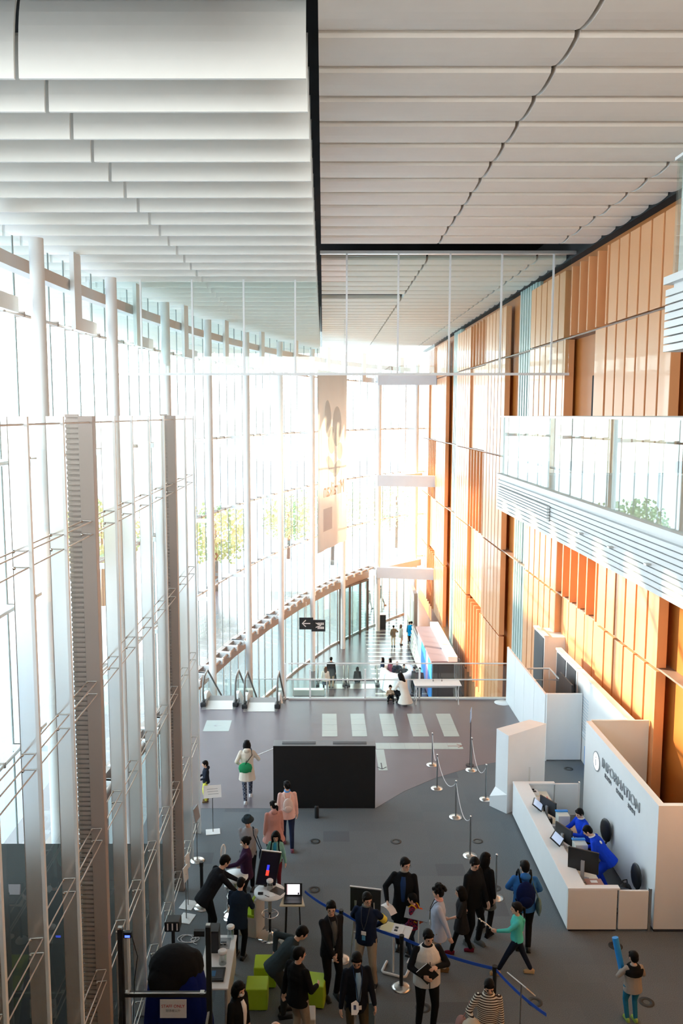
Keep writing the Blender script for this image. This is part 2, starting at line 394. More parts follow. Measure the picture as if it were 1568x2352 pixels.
for i in range(len(CPTS) - 1):
    a, b = GP[i], GP[i + 1]; d = (b - a); L = d.length; d.normalize(); nr = Vector((-d.y, d.x))
    w = empty('window_%d' % (i + 1), (0,0,0), kind='structure')
    A = Vector((a.x, a.y, 0)); D = Vector((d.x, d.y, 0)); N = Vector((nr.x, nr.y, 0))
    zb = ZCAN if i < 8 else -1.2
    g = MB(); g.add([A + Vector((0,0,zb)), A + D*L + Vector((0,0,zb)), A + D*L + Vector((0,0,ZF)), A + Vector((0,0,ZF))], [(0,1,2,3)]); g.build('pane', clear, w)
    if i >= 3:
        g = MB(); g.add([A + Vector((0,0,LOW)), A + D*L + Vector((0,0,LOW)), A + D*L + Vector((0,0,zb-.9)), A + Vector((0,0,zb-.9))], [(0,1,2,3)]); g.build('lower_pane', tinted, w)
        mb = MB()
        for k in range(NP + 1): p = A + D * (L * k / NP); mb.bar(p + Vector((0,0,LOW)), p + Vector((0,0,zb-.9)), 0.05, 0.12, up=D)
        mb.bar(A + Vector((0,0,LOW+.06)), A + D*L + Vector((0,0,LOW+.06)), 0.14, 0.12)
        mb.build('lower_mullions', alu, w)
    mb = MB()
    for k in range(NP + 1):
        p = A + D * (L * k / NP); mb.bar(p + Vector((0,0,zb)), p + Vector((0,0,ZF)), 0.025, 0.05, up=D)
    mb.build('glazing_bars', mat('dark_joint', (0.25, 0.30, 0.29), 0.5), w)
    mb = MB(); bk = MB()
    for z in (12.35, 8.9, 5.5, 2.1):
        mb.tube([A - N*0.18 + Vector((0,0,z)), A + D*L - N*0.18 + Vector((0,0,z))], 0.045, 8)
        for k in range(NP + 1):
            p = A + D * (L * k / NP); bk.bar(p + Vector((0,0,z + .02)), p - N*0.24 + Vector((0,0,z + .02)), 0.05, 0.13)
    mb.build('rail', steelw, w); bk.build('bracket', bronze, w)
    # fascia beam, light trough and white upstand frames under the ceiling
    zf = 13.45
    mb = MB(); mb.bar(A - N*0.25 + Vector((0,0,zf)), A + D*L - N*0.25 + Vector((0,0,zf)), 0.3, 0.30); mb.build('fascia_beam', mat('grey_beige_beam', (0.66, 0.62, 0.58), 0.5), w)
    mb = MB(); p = A + D * (L * .72) - N * 0.5
    mb.bar(p + Vector((0,0,12.3)), p + Vector((0,0,14.3)), 0.55, 0.12, up=N)
    q = A + D * L - N * 0.5; mb.bar(p + Vector((0,0,12.45)) - D*.27, q + Vector((0,0,12.45)), 0.1, 0.35)
    mb.build('frame', steelw, w)
    if i < 10:   # canopy band over the lower entrance
        mb = MB(); mb.bar(A - N*0.1 + Vector((0,0,ZCAN-.45)), A + D*L - N*0.1 + Vector((0,0,ZCAN-.45)), 0.25, 0.9)
        mb.tube([A - N*0.6 + Vector((0,0,ZCAN-.1)), A + D*L - N*0.6 + Vector((0,0,ZCAN-.1))], 0.07, 8)
        mb.build('canopy_band', bronze, w)
        bk = MB()
        for k in range(NP + 1):
            p = A + D * (L * k / NP); bk.bar(p - N*.1 + Vector((0,0,ZCAN-.1)), p - N*0.75 + Vector((0,0,ZCAN-.1)), 0.18, 0.25)
        bk.build('bracket', steelw, w)
# far end beams between the last column and the orange wall
for z in (12.5, 5.2, -1.6):
    mb = MB(); a = Vector((4.0, 62.0, z)); b = Vector((8.1, 61.2, z))
    mb.bar(a, b, 0.5, 0.8); mb.bar(a + Vector((0,.3,0)), Vector((7.6, 66.4, z)), 0.35, 0.5)
    mb.build('beam', mat('pale_blue_steel', (0.62, 0.68, 0.76), 0.4), kind='structure')
# end glazing returning to the wall
w = empty('window_12', kind='structure'); a = Vector((GP[-1].x, GP[-1].y, 0)); b = Vector((XB + .2, GP[-1].y + .6, 0))
MB().add([a + Vector((0,0,LOW)), b + Vector((0,0,LOW)), b + Vector((0,0,15.2)), a + Vector((0,0,15.2))], [(0,1,2,3)]).build('pane', clear, w)
mb = MB()
for z in (12.35, 8.9, 5.5, 2.1, -1.3): mb.bar(a + Vector((0,0,z)), b + Vector((0,0,z)), 0.08, 0.1)
mb.bar(a + Vector((0,0,LOW)), a + Vector((0,0,15.2)), .1, .1); mb.bar(b + Vector((0,0,LOW)), b + Vector((0,0,15.2)), .1, .1); mb.build('rail', steelw, w)
# unseen walls behind the viewer, kept low so sky light reaches the ceiling
MB().box(-9.5, XB, -9.3, -9, -0.5, 10.0).build('wall_back', mat('back_wall_paint', (0.35, 0.33, 0.31), 0.6), kind='structure')
MB().box(-9.6, -9.3, -9, 7.5, -0.5, 9.6).build('wall_left', mat('back_wall_paint', (0.35, 0.33, 0.31), 0.6), kind='structure')

# unseen building block, added outside to keep the sun off the near floor
nb = MB().box(-64, -50, -20, 74, LOW - .4, 28.4).build('sun_blocker', mat('pale_render_wall', (0.7, 0.7, 0.68), 0.7), kind='structure')
mb = MB()
for fz in range(9):
    for fy in range(30): mb.box(-50.05, -49.95, -18 + fy * 3.05, -16.4 + fy * 3.05, -4 + fz * 3.5, -2.2 + fz * 3.5)
mb.build('window_rows', mat('blue_grey_glazing', (0.2, 0.26, 0.3), 0.15), nb)
MB().box(-7.3, -7.1, 2.1, 16.5, -0.5, 9.6).build('wall_left_blocker', mat('back_wall_paint', (0.35, 0.33, 0.31), 0.6), kind='structure')  # unseen wall, added to darken the foreground floor
# ---------------------------------------------------------------- left screen of tall fins with glass and tie rods
FX = -2.94
NF = 10; ts = [6.4, 7.65, 8.87, 10.1, 11.4, 12.6, 13.76, 15.1, 16.5, 17.7, 19.05, 20.3]
wide = {4, 9}
fins = []
ZT = 9.98
for k, t in enumerate(ts):
    y = t * 0.955
    if k in wide:
        w = 0.36 if k == 4 else 0.30
        o = MB().box(FX - w * .52, FX, y, y + 0.14, 0, ZT).build('screen_column', mat('beige_box_column', (0.36, 0.30, 0.265), 0.4), kind='structure', bevel=0.006)
        mb = MB()
        for j in range(150):
            z = 0.05 + j * ZT / 150; mb.box(FX - w, FX - w * .52, y + 0.02, y + 0.06 , z, z + ZT / 150 * .62)
        mb.box(FX - w, FX - w*.52, y + .06, y + .12, 0, ZT)
        mb.build('louvred_side', fin_m2, o)
    else:
        o = MB().box(FX - 0.20, FX, y, y + 0.035, 0, ZT).build('screen_fin', fin_m, kind='structure')
        MB().box(FX - 0.03, FX + 0.004, y - 0.004, y + 0.05, 0, ZT).build('edge_strip', steelw, o)
    fins.append((o, y))
for k in range(len(fins) - 1):
    o, y = fins[k]; y2 = fins[k + 1][1]
    mb = MB(); bk = MB()
    for z in (8.63, 6.5, 4.46, 2.42, 0.45):
        for dx, dz in ((-0.02, 0), (-0.02, -0.17), (-0.15, 0.0)):
            mb.tube([(FX + dx - .02, y + .02, z + dz), (FX + dx - .02, y2 - .02, z + dz)], 0.0085, 6)
        for dz in (0, -0.17):
            bk.tube([(FX - .04, y2, z + dz), (FX - .17, y2 - .03, z + dz + .01)], 0.008, 6)
            bk.ball((FX - .17, y2 - .04, z + dz), .018, .018, .018, n=8, k=6)
    mb.tube([(FX - .04, y + .02, 9.9), (FX - .04, y2 - .02, 9.9)], 0.012, 6)
    mb.build('tie_rod', mat('beige_rod', (0.55, 0.47, 0.42), 0.35, 0.3), o); bk.build('rod_bracket', brushed, o)
g = MB(); g.add([(FX - .30, 4.5, 0), (FX - .30, 19.6, 0), (FX - .30, 19.6, ZT - .1), (FX - .30, 4.5, ZT - .1)], [(0,1,2,3)])
g.build('glass_screen', glassmat('screen_glass', (0.90, 0.94, 0.92), refl=0.5, base=0.03), kind='structure')

# ================================================================ built things of the hall
whitep = mat('white_laminate', (0.82, 0.84, 0.85), 0.45)
offwhite = mat('off_white_board', (0.74, 0.74, 0.71), 0.5)
darkb = mat('dark_grey_board', (0.035, 0.04, 0.05), 0.5)
blackp = mat('black_plastic', (0.012, 0.013, 0.015), 0.4)
greyp = mat('grey_plastic', (0.30, 0.32, 0.34), 0.45)
cream = mat('cream_desktop', (0.78, 0.73, 0.60), 0.45)
wood = mat('pale_wood', (0.62, 0.40, 0.22), 0.45, var=0.08, vscale=8)
paper = mat('white_paper', (0.85, 0.86, 0.86), 0.7)
ropem = mat('white_cord', (0.75, 0.76, 0.78), 0.5)
beltm = mat('blue_belt', (0.02, 0.10, 0.55), 0.5)
red = mat('red_plastic', (0.7, 0.05, 0.04), 0.4)
bluep = mat('bright_blue_print', (0.03, 0.30, 0.80), 0.45)
lime = mat('lime_green_leatherette', (0.40, 0.58, 0.02), 0.45, bump=0.05, bscale=80)
limed = lime
creamf = mat('cream_leatherette', (0.62, 0.58, 0.52), 0.5)

# ---- hanging glass smoke screen
Y = 28.0; tY = Y / 0.985
scr = empty('smoke_screen', (0, Y, 11.3), label='hanging row of clear glass panes on thin white rods, crossing the hall below the ceiling', cat='glass screen')
zr = 11.29
for k in range(-2, 8):
    x = (452 + 114 * k - 742) / FPX * tY
    MB().box(x - .028, x + .028, -0.03, 0.03, 0, (15.15 if x > 0 else 14.3) - zr).build('rod', steelw, scr)
for k in range(-2, 8):
    x = (452 + 114 * k - 742) / FPX * tY; x2 = min(x + 114 / FPX * tY, 8.0)
    MB().box(x + .02, x2 - .02, 0.035, 0.047, 0.02, (3.75 if x > -.2 else 2.95)).build('pane', clear, scr)
MB().box(-8.0, 8.0 + .0, -0.04, 0.04, -0.035, 0.045).build('bottom_rail', steelw, scr)

# ---- hanging banner
A = Vector((-0.29, 42.0, 0)); B = Vector((1.30, 46.8, 0)); zb, zt = 3.08, 12.15
ban = empty('banner', (A.x, A.y, zb), label='tall beige hanging banner with a pale blue oval emblem, seen from its back', cat='banner')
D = (B - A).normalized(); Lb = (B - A).length; n = 12; vs = []
for i in range(n + 1):
    for j, z in enumerate((0, 3, 6, zt - zb)):
        p = D * (Lb * i / n) + Vector((D.y, -D.x, 0)) * (0.04 * sin(i * 1.3 + j)); vs.append((p.x, p.y, z))
fs = [(i*4+j, (i+1)*4+j, (i+1)*4+j+1, i*4+j+1) for i in range(n) for j in range(3)]
bm_cloth = mat('beige_banner_cloth', (0.88, 0.79, 0.70), 0.8)
_nt = bm_cloth.node_tree; _p = _nt.nodes['Principled BSDF']; _t = _nt.nodes.new('ShaderNodeBsdfTranslucent'); _t.inputs[0].default_value = (0.97, 0.90, 0.82, 1)
_m = _nt.nodes.new('ShaderNodeMixShader'); _m.inputs[0].default_value = 0.5; _nt.links.new(_p.outputs[0], _m.inputs[1]); _nt.links.new(_t.outputs[0], _m.inputs[2]); _nt.links.new(_m.outputs[0], _nt.nodes['Material Output'].inputs[0])
bo = MB().add(vs, fs, True).build('cloth', bm_cloth, ban); so = bo.modifiers.new('s', 'SOLIDIFY'); so.thickness = 0.01
Nn = Vector((D.y, -D.x, 0))
def translucent(m, c):
    nt = m.node_tree; p_ = nt.nodes['Principled BSDF']; t_ = nt.nodes.new('ShaderNodeBsdfTransparent'); t_.inputs[0].default_value = (*[v * .5 + .5 for v in c], 1)
    m_ = nt.nodes.new('ShaderNodeMixShader'); m_.inputs[0].default_value = 0.72; nt.links.new(p_.outputs[0], m_.inputs[1]); nt.links.new(t_.outputs[0], m_.inputs[2]); nt.links.new(m_.outputs[0], nt.nodes['Material Output'].inputs[0]); return m
bluef = translucent(mat('faded_blue_print', (0.50, 0.56, 0.62), 0.8), (0.62, 0.66, 0.70))
def ell(cu, cz, ru, rz, tilt=0, part='emblem_oval'):
    mb = MB(); vs = []
    for k in range(24):
        a = 2*pi*k/24; u = ru*cos(a); w = rz*sin(a); uu = u*cos(tilt) - w*sin(tilt); ww = u*sin(tilt) + w*cos(tilt)
        p = D * (cu + uu) + Nn * 0.07; vs.append((p.x, p.y, cz + ww))
    mb.add(vs, [tuple(range(24))]); return mb
em = MB()
for cu, cz, ru, rz, tl in ((1.5, 6.7, .55, .95, .15), (3.0, 6.3, .8, 1.05, -.1), (2.1, 5.6, .62, .7, .0), (3.5, 5.0, .5, .45, .3), (1.9, 4.35, .75, .32, -.5), (3.0, 4.1, .7, .35, .4)):
    e = ell(cu, cz, ru, rz, tl); em.add(e.v, e.f)
em.build('emblem', bluef, ban)
text('Miraikan', 1.05, translucent(mat('faded_brown_print', (0.60, 0.42, 0.34), 0.8), (0.7, 0.5, 0.4)), 'lettering', ban, tuple(D * (Lb * .5) + Nn * 0.075 + Vector((0, 0, 3.05))), basis(-D, -Nn), sx=1.0)
pr = D * 1.55 + Nn * 0.07
mb = MB(); vs = [D * .75 + Nn * .07 + Vector((0,0,1.0)), D * 2.2 + Nn*.07 + Vector((0,0,1.0)), D * 2.2 + Nn*.07 + Vector((0,0,2.15)), D*.75 + Nn*.07 + Vector((0,0,2.15))]
mb.add(vs, [(0,1,2,3)]).build('printed_block', translucent(mat('faded_violet_print', (0.55, 0.50, 0.54), 0.8), (0.65, 0.6, 0.64)), ban)
MB().tube([Vector((0,0,zt-zb)), D * Lb + Vector((0,0,zt-zb))], 0.04).build('hanging_bar', alu, ban)
for u in (.1, .9): q = D * (Lb * u); MB().tube([q + Vector((0,0,zt-zb)), q + Vector((0,0,15.25-zb))], 0.012, 6).build('cable', alu, ban)

# ---- balconies
XBAL = 3.72
def balcony(x0, y0, y1, zrail, zfl, zbot, label, near=False):
    t = empty('balcony', (x0, y1, zbot), label=label, cat='balcony')
    def L(x, y, z): return (x - x0, y - y1, z - zbot)
    def bx(mb, xa, xb, ya, yb, za, zc):
        a = L(xa, ya, za); b = L(xb, yb, zc); mb.box(a[0], b[0], a[1], b[1], a[2], b[2])
    mb = MB(); bx(mb, x0 + .02, XB, y0, y1 - .02, zfl - .25, zfl - .02); bx(mb, x0 + .10, XB, y0, y1 - .1, zbot + .02, zfl - .25); mb.build('slab', white, t)
    mb = MB(); bx(mb, x0 - .06, x0 + .2, y0, y1 + .06, zfl - .06, zfl + .02); bx(mb, x0 + .2, XB, y1 - .1, y1 + .06, zfl - .06, zfl + .02); mb.build('edge_trim', steelw, t)
    mb = MB(); n = 9 if not near else 8; h = (zfl - .1 - zbot) / n
    for i in range(n):
        z = zbot + i * h; bx(mb, x0 - .04, x0 + .02, y0, y1 + .04, z, z + h * .8); bx(mb, x0 + .02, XB, y1 - .02, y1 + .04, z, z + h * .8)
    mb.build('slatted_fascia', steelw, t)
    if not near:
        mb = MB(); bx(mb, x0 - .05, x0 - .035, y1 - 4.2, y1 - .25, zbot + h * 3.6, zbot + h * 7.2); mb.build('grille_recess', mat('grille_dark', (0.12, 0.13, 0.13), 0.6), t)
        mb = MB()
        for i in range(5):
            z = zbot + h * (3.75 + i * .7); bx(mb, x0 - .09, x0 - .05, y1 - 4.2, y1 - .25, z, z + .035)
        mb.build('grille_slats', steelw, t)
        for k in range(4):
            mb = MB(); bx(mb, x0 - .10, x0 - .03, y1 - 6.0 - k * 1.25, y1 - 5.92 - k * 1.25, zbot + h * 4.2, zbot + h * 4.5); mb.build('spot_bracket', brushed, t)
    npan = int((y1 - y0) / 1.7)
    for i in range(npan):
        ya = y1 - (i + 1) * 1.7 + .02; yb = y1 - i * 1.7 - .02
        mb = MB(); bx(mb, x0, x0 + .015, ya, yb, zfl - .02, zrail); mb.build('glass_panel', clear, t)
    for i in range(2):
        mb = MB(); bx(mb, x0 + .03 + i * 2.1, x0 + 2.07 + i * 2.1, y1 - .015, y1, zfl - .02, zrail); mb.build('glass_panel', clear, t)
    for i in range(npan + 1):
        mb = MB(); y = y1 - i * 1.7 - .05; bx(mb, x0 + .05, x0 + .13, y - .012, y + .012, zfl, zrail - .02)
        mb.build('baluster', steelw, t)
    mb = MB(); bx(mb, x0 - .02, x0 + .03, y0, y1, zrail - .01, zrail + .02); bx(mb, x0, XB, y1 - .03, y1 + .01, zrail - .01, zrail + .02); mb.build('top_rail', steelw, t)
    return t
balcony(XBAL, 5.0, 17.9, 9.95, 8.75, 8.02, 'long white balcony with glass railing and slatted fascia above the information desk')
balcony(3.66, 4.0, 9.15, 12.62, 11.42, 10.66, 'white balcony corner with glass railing at the upper right edge', near=True)

# ---- information booth: white counter, gate and tall sign wall
YN, YFAR = fp(1300, 2140).y, 20.3; XC = 4.74; XI = 6.41
cn = empty('reception_counter', (XC, YN, 0), label='long white reception counter with raised top, in front of the INFORMATION wall', cat='counter')
mb = MB(); mb.box(0, .10, 0, YFAR - YN, .05, .86); mb.build('front_panel', whitep, cn, bevel=.004)
mb = MB(); mb.box(-.003, .95, -.006, .08, .05, .86); mb.build('end_panel', offwhite, cn, bevel=.004)
mb = MB(); mb.box(0.02, 1.0, YFAR - YN - .08, YFAR - YN, .05, .86); mb.build('end_panel', whitep, cn, bevel=.004)
mb = MB(); mb.prism([(-.01, -.01), (1.0, -.01), (1.0, .12), (.36, .12), (.36, YFAR - YN - .12), (1.02, YFAR - YN - .12), (1.02, YFAR - YN + .01), (-.01, YFAR - YN + .01)], .86, .90); mb.build('counter_top', whitep, cn, bevel=.006)
mb = MB(); mb.box(.03, .95, .02, YFAR - YN - .02, 0, .05); mb.build('plinth', darkb, cn)
mb = MB(); mb.box(.12, .80, .16, YFAR - YN - .14, .68, .71); mb.build('desktop', cream, cn, bevel=.004)
for y in (.2, 1.6, 3.0, 4.4): MB().box(.14, .75, y, y + .04, 0.05, .68).build('support', offwhite, cn)
gt = empty('gate', (XC + .96, YN, 0), label='low beige gate between the counter end and the sign wall, nearest side', cat='gate')
MB().box(0.03, .60, 0.0, .05, .05, .84).build('gate_leaf', offwhite, gt, bevel=.004); MB().box(.61, .66, 0, .05, 0, .88).build('hinge_post', chrome, gt)
gt = empty('gate', (XC + 1.0, YFAR - .06, 0), label='low white gate at the far end of the reception counter', cat='gate')
MB().box(0.04, .62, 0.0, .05, .05, .86).build('gate_leaf', whitep, gt, bevel=.004); MB().box(.62, .655, 0, .05, 0, .90).build('hinge_post', chrome, gt)
iw = empty('sign_wall', (XI, YN, 0), label='tall white wall lettered INFORMATION behind the reception counter', cat='wall')
HI = 2.57
mb = MB(); mb.box(0, .14, .0, 20.02 - YN, .05, HI); mb.box(.14, XB - XI - .02, 0, .12, .05, HI); mb.build('panel', whitep, iw, bevel=.004)
mb = MB(); mb.box(0.0, XB - XI - .02, -.012, 0, .06, HI - .0); mb.build('end_face', offwhite, iw)
mb = MB(); mb.box(.02, XB - XI - .02, -.004, .1, 0, .055); mb.build('plinth', darkb, iw)
ltr = mat('grey_lettering', (0.36, 0.39, 0.41), 0.4)
Rm = basis((0, -1, 0), (-1, 0, 0))
o = text('INFORMATION', .30, ltr, 'lettering', iw, (-.012, 17.55 - YN, 2.07), Rm, ext=.012)
w0 = o.dimensions.x if o.dimensions.x > 0 else 2.2
o.matrix_local = Matrix.Translation((-.012, 17.55 - YN, 2.07)) @ Rm.to_4x4() @ Matrix.Diagonal((2.30 / w0, 1, 1, 1))
for s_, yy in (('\u7dcf\u5408\u6848\u5185', 18.30), ('\u7efc\u5408\u4fe1\u606f', 17.55), ('\uc885\ud569\uc548\ub0b4', 16.85)):
    text(s_, .115, mat('dark_grey_lettering', (0.16, 0.17, 0.19), 0.4), 'small_lettering', iw, (-.006, yy - YN, 1.84), Rm, ext=.004)
mb = MB(); n = 32; yc, zc = 19.1 - YN, 1.93
ring = [(-.022, yc + r * cos(2*pi*k/n), zc + r * sin(2*pi*k/n)) for r in (.205, .235) for k in range(n)]
mb.add(ring, [(k, (k+1) % n, n + (k+1) % n, n + k) for k in range(n)])
o = mb.build('emblem_ring', ltr, iw); so = o.modifiers.new('s', 'SOLIDIFY'); so.thickness = .015
mb = MB(); mb.add([(-.02, yc + .2 * cos(2*pi*k/n), zc + .2 * sin(2*pi*k/n)) for k in range(n)], [tuple(range(n))])
mb.build('emblem_disc', mat('backlit_white_disc', (0.9, 0.9, 0.9), 0.5, emit=(1, 1, 1), estr=0.6), iw)
text('i', .34, ltr, 'emblem_letter', iw, (-.03, yc, zc), Rm, ext=.006)
# return panel behind the sign wall and low divider
bp = empty('divider_panel', (XI + .14, 20.05, 0), label='cream panel standing across behind the sign wall, touching the orange wall', cat='partition')
MB().box(0, 1.42, 0, .06, 0, 2.57).build('board', offwhite, bp, bevel=.01); MB().box(-.0, 1.42, -.03, .0, 0, .1).build('plinth', darkb, bp)
dv = empty('divider_panel', (XI + .15, 18.2, 0), label='small off-white divider behind the sign wall, beside the wooden trays', cat='partition')
MB().box(0, .62, 0, .05, 0, 1.85).build('board', offwhite, dv, bevel=.02); MB().box(0, .3, -.1, .0, 0, .04).build('foot', greyp, dv)
# desk behind wall with monitor and trays
bd = empty('back_desk', (XI + .2, 16.0, 0), label='dark desk behind the sign wall carrying a blue screen', cat='desk')
MB().box(0, 1.3, 0, 1.9, 1.0, 1.05).build('desk_top', darkb, bd, bevel=.005)
for x, y in ((.05, .05), (1.2, .05), (.05, 1.8), (1.2, 1.8)): MB().box(x, x + .05, y, y + .05, 0, 1.0).build('leg', blackp, bd)
mn = empty('monitor', (XI + .85, 17.1, 1.05), label='black monitor showing blue and white windows behind the sign wall', cat='monitor')
MB().box(-.36, .36, 0, .05, .12, .72).build('casing', blackp, mn, bevel=.01)
so = MB().box(-.32, .32, -.006, 0, .17, .62).build('screen', mat('blue_screen', (0.01, 0.03, 0.2), 0.3, emit=(0.03, 0.16, 0.75), estr=0.9), mn)
MB().box(-.05, .05, 0.01, .05, 0, .14).build('stand', blackp, mn); MB().box(-.14, .14, -.08, .12, 0, .015).build('foot', blackp, mn)
mb = MB(); mb.box(-.30, -.06, -.010, -.006, .34, .61); mb.box(-.03, .28, -.010, -.006, .22, .52)
mb.build('window_on_screen', mat('pale_screen_window', (0.5, 0.5, 0.6), 0.3, emit=(0.75, 0.75, 0.85), estr=0.9), mn)
for (x, y, z, w_, d_, lb) in ((.42, 18.95, 1.3, .34, .5, 'round-cornered wooden tray leaning behind the sign wall'), (.25, 19.25, 1.25, .22, .34, 'smaller wooden tray beside the leaning wooden tray'), (.95, 16.2, 1.05, .3, .2, 'pale wooden block on the dark desk behind the sign wall')):
    tr = MB(); tr.box(-w_ / 2, w_ / 2, -d_ / 2, d_ / 2, 0, .05); tr.box(-w_/2+.03, w_/2-.03, -d_/2+.03, d_/2-.03, .045, .056)
    o = tr.build('wooden_tray', wood, bevel=.03); o.location = (XI + .2 + x, y, z + (.0 if z > 1.2 else .0)); tag(o, lb, 'tray')
sh = empty('shelf_unit', (XI + .22, 18.6, 0), label='off-white shelf holding wooden trays behind the sign wall', cat='shelf')
MB().box(0, .75, 0, .95, 1.22, 1.25).build('shelf_board', offwhite, sh); MB().box(0, .04, 0, .95, 0, 1.22).build('side_panel', offwhite, sh); MB().box(.71, .75, 0, .95, 0, 1.22).build('side_panel', offwhite, sh)
# things on the reception desk (top at z 0.71) and ledge (0.90)
zd = .71
def onedesk(name, lb, cat, x, y, parts, z=zd, rz=0):
    t = empty(name, (x, y, z), rz, label=lb, cat=cat)
    for pn, m, boxes in parts:
        mb = MB()
        for b in boxes: mb.box(*b)
        mb.build(pn, m, t, bevel=.004)
    return t
def flat_screen(name, lb, x, y, rz, tilt, w, h, m, z=.9, cat='tablet'):
    t = empty(name, (x, y, z), rz, label=lb, cat=cat)
    M = Matrix.Rotation(tilt, 3, 'X')
    mb = MB(); mb.obox(M @ Vector((0, h/2, 0)) + Vector((0,0,.04)), w/2, h/2, .012, M); mb.build('casing', blackp, t)
    mb = MB(); mb.obox(M @ Vector((0, h/2, .014)) + Vector((0,0,.04)), w/2 - .02, h/2 - .02, .002, M); mb.build('screen', m, t)
    MB().box(-.04, .04, -.02, .10, 0, .05).build('stand', greyp, t)
    return t
paleblue = mat('pale_blue_display', (0.35, 0.45, 0.60), 0.3, emit=(0.35, 0.45, 0.62), estr=0.35)
flat_screen('tablet', 'tilted pale blue display on the counter ledge, nearer the far end', XC + .33, 18.75, R(70), R(35), .36, .26, paleblue)
flat_screen('tablet', 'tilted pale blue display on the counter ledge, beside the nearer clerk', XC + .34, 17.15, R(60), R(35), .36, .26, paleblue)
onedesk('desk_phone', 'white telephone at the far end of the reception desk', 'telephone', XC + .42, 20.0, [('base', whitep, [(-.13, .13, -.1, .1, 0, .07)]), ('keypad', darkb, [(-.08, .08, -.05, .03, .07, .078)]), ('handset', blackp, [(-.05, .05, .05, .09, .07, .1)])])
onedesk('document_tray', 'white tray with red edging on the reception desk', 'tray', XC + .47, 19.6, [('tray', paper, [(-.22, .22, -.15, .15, 0, .05)]), ('red_edge', red, [(-.22, .22, -.165, -.15, 0, .06), (.22, .235, -.165, .15, 0, .06)])])
def mon(lb, x, y, rz, lean=0):
    t = empty('computer_monitor', (x, y, zd), rz, label=lb, cat='monitor')
    MB().box(-.26, .26, -.02, .02, .12, .46).build('casing', blackp, t, bevel=.008)
    MB().box(-.24, .24, .02, .024, .14, .44).build('screen', darkb, t)
    MB().box(-.03, .03, -.06, -.02, .0, .3).build('stand', greyp, t); MB().box(-.10, .10, -.12, .06, 0, .015).build('foot', greyp, t)
    return t
mon('grey-backed monitor on the desk beside the far pale blue display', XC + .46, 18.75, R(-62))
mon('grey-backed monitor standing before the farther clerk in blue', XC + .46, 17.45, R(-65))
m3 = mon('large black monitor seen from behind at the near end of the counter', XC + .48, 16.15, R(-28)); m3.scale = (1.15, 1.15, 1.35)
for i, (x, y, w_, d_, h_, m_, lb) in enumerate(((.45, 18.2, .20, .14, .10, greyp, 'small grey box beside the black cup on the reception desk'), (.60, 17.95, .22, .30, .006, paper, 'white sheet lying past the white card box on the reception desk'), (.42, 17.75, .16, .18, .14, whitep, 'white card box in the middle of the reception desk'),
        (.62, 17.5, .25, .18, .008, paper, 'paper sheet in front of the farther clerk'), (.45, 16.6, .28, .2, .03, darkb, 'dark folder beside the nearer clerk'), (.66, 16.0, .34, .22, .03, mat('reddish_ledger', (0.45, 0.25, 0.2), 0.6), 'reddish ledger at the near end of the desk'), (.44, 18.5, .1, .1, .12, blackp, 'black cup of pens on the reception desk'))):
    onedesk('desk_box' if h_ > .05 else 'paper_sheet', lb, 'box' if h_ > .05 else 'paper', XC + x, y, [('body', m_, [(-w_/2, w_/2, -d_/2, d_/2, 0, h_)]), ('label_card', paper if m_ is not paper else ropem, [(-w_/5, w_/5, -d_/5, d_/5, h_, h_ + .003)])])
for yy, lb in ((18.35, 'clear bin with a blue lid beside the far monitor'), (17.05, 'clear bin with a blue lid between the two clerks')):
    onedesk('storage_bin', lb, 'bin', XC + .70, yy, [('bin', mat('pale_bin', (0.62, 0.66, 0.62), 0.4), [(-.14, .12, -.13, .13, 0, .30)]), ('lid', bluep, [(-.15, .13, .08, .15, .30, .33)])])
onedesk('drawer_cabinet', 'small pedestal cabinet under the desk at the farther clerk', 'cabinet', XC + 1.0, 18.3, [('body', whitep, [(-.1, .25, -.25, .25, .02, .6)]), ('drawer', offwhite, [(-.09, .24, -.262, -.25, .05, .28), (-.09, .24, -.262, -.25, .31, .56)]), ('cabinet_top', wood, [(-.11, .26, -.26, .26, .6, .62)])], z=0)
def chair(x, y, rz, lb):
    t = empty('office_chair', (x, y, 0), rz, label=lb, cat='chair')
    MB().ball((0, 0, .46), .24, .23, .05).build('seat', blackp, t)
    mb = MB(); mb.ball((0, .27, .80), .20, .045, .27); mb.build('backrest', blackp, t)
    MB().tube([(0, .12, .42), (0, .29, .5), (0, .31, .7)], .022).build('back_bar', blackp, t)
    MB().tube([(0, 0, .1), (0, 0, .44)], .03).build('column', greyp, t)
    mb = MB()
    for k in range(5): a = 2*pi*k/5; mb.tube([(0, 0, .1), (.28*cos(a), .28*sin(a), .06)], .02); mb.ball((.28*cos(a), .28*sin(a), .03), .03, .03, .03, n=8, k=6)
    mb.build('castor_base', blackp, t)
chair(XC + 1.30, 17.9, R(-70), 'black office chair beside the farther clerk, against the sign wall')
chair(XC + 1.27, 16.05, R(-80), 'black office chair with its back near the low beige gate')
bpck = empty('rucksack', (XC + 1.42, 16.35, 0), R(20), label='black rucksack slumped on the floor against the sign wall', cat='backpack')
MB().ball((0, 0, .25), .17, .12, .26).build('bag_body', blackp, bpck); MB().ball((0, -.11, .18), .12, .06, .13).build('pocket', darkb, bpck)
MB().tube([(-.05, 0, .48), (-.05, .02, .56), (.05, .02, .56), (.05, 0, .48)], .012).build('handle', blackp, bpck)

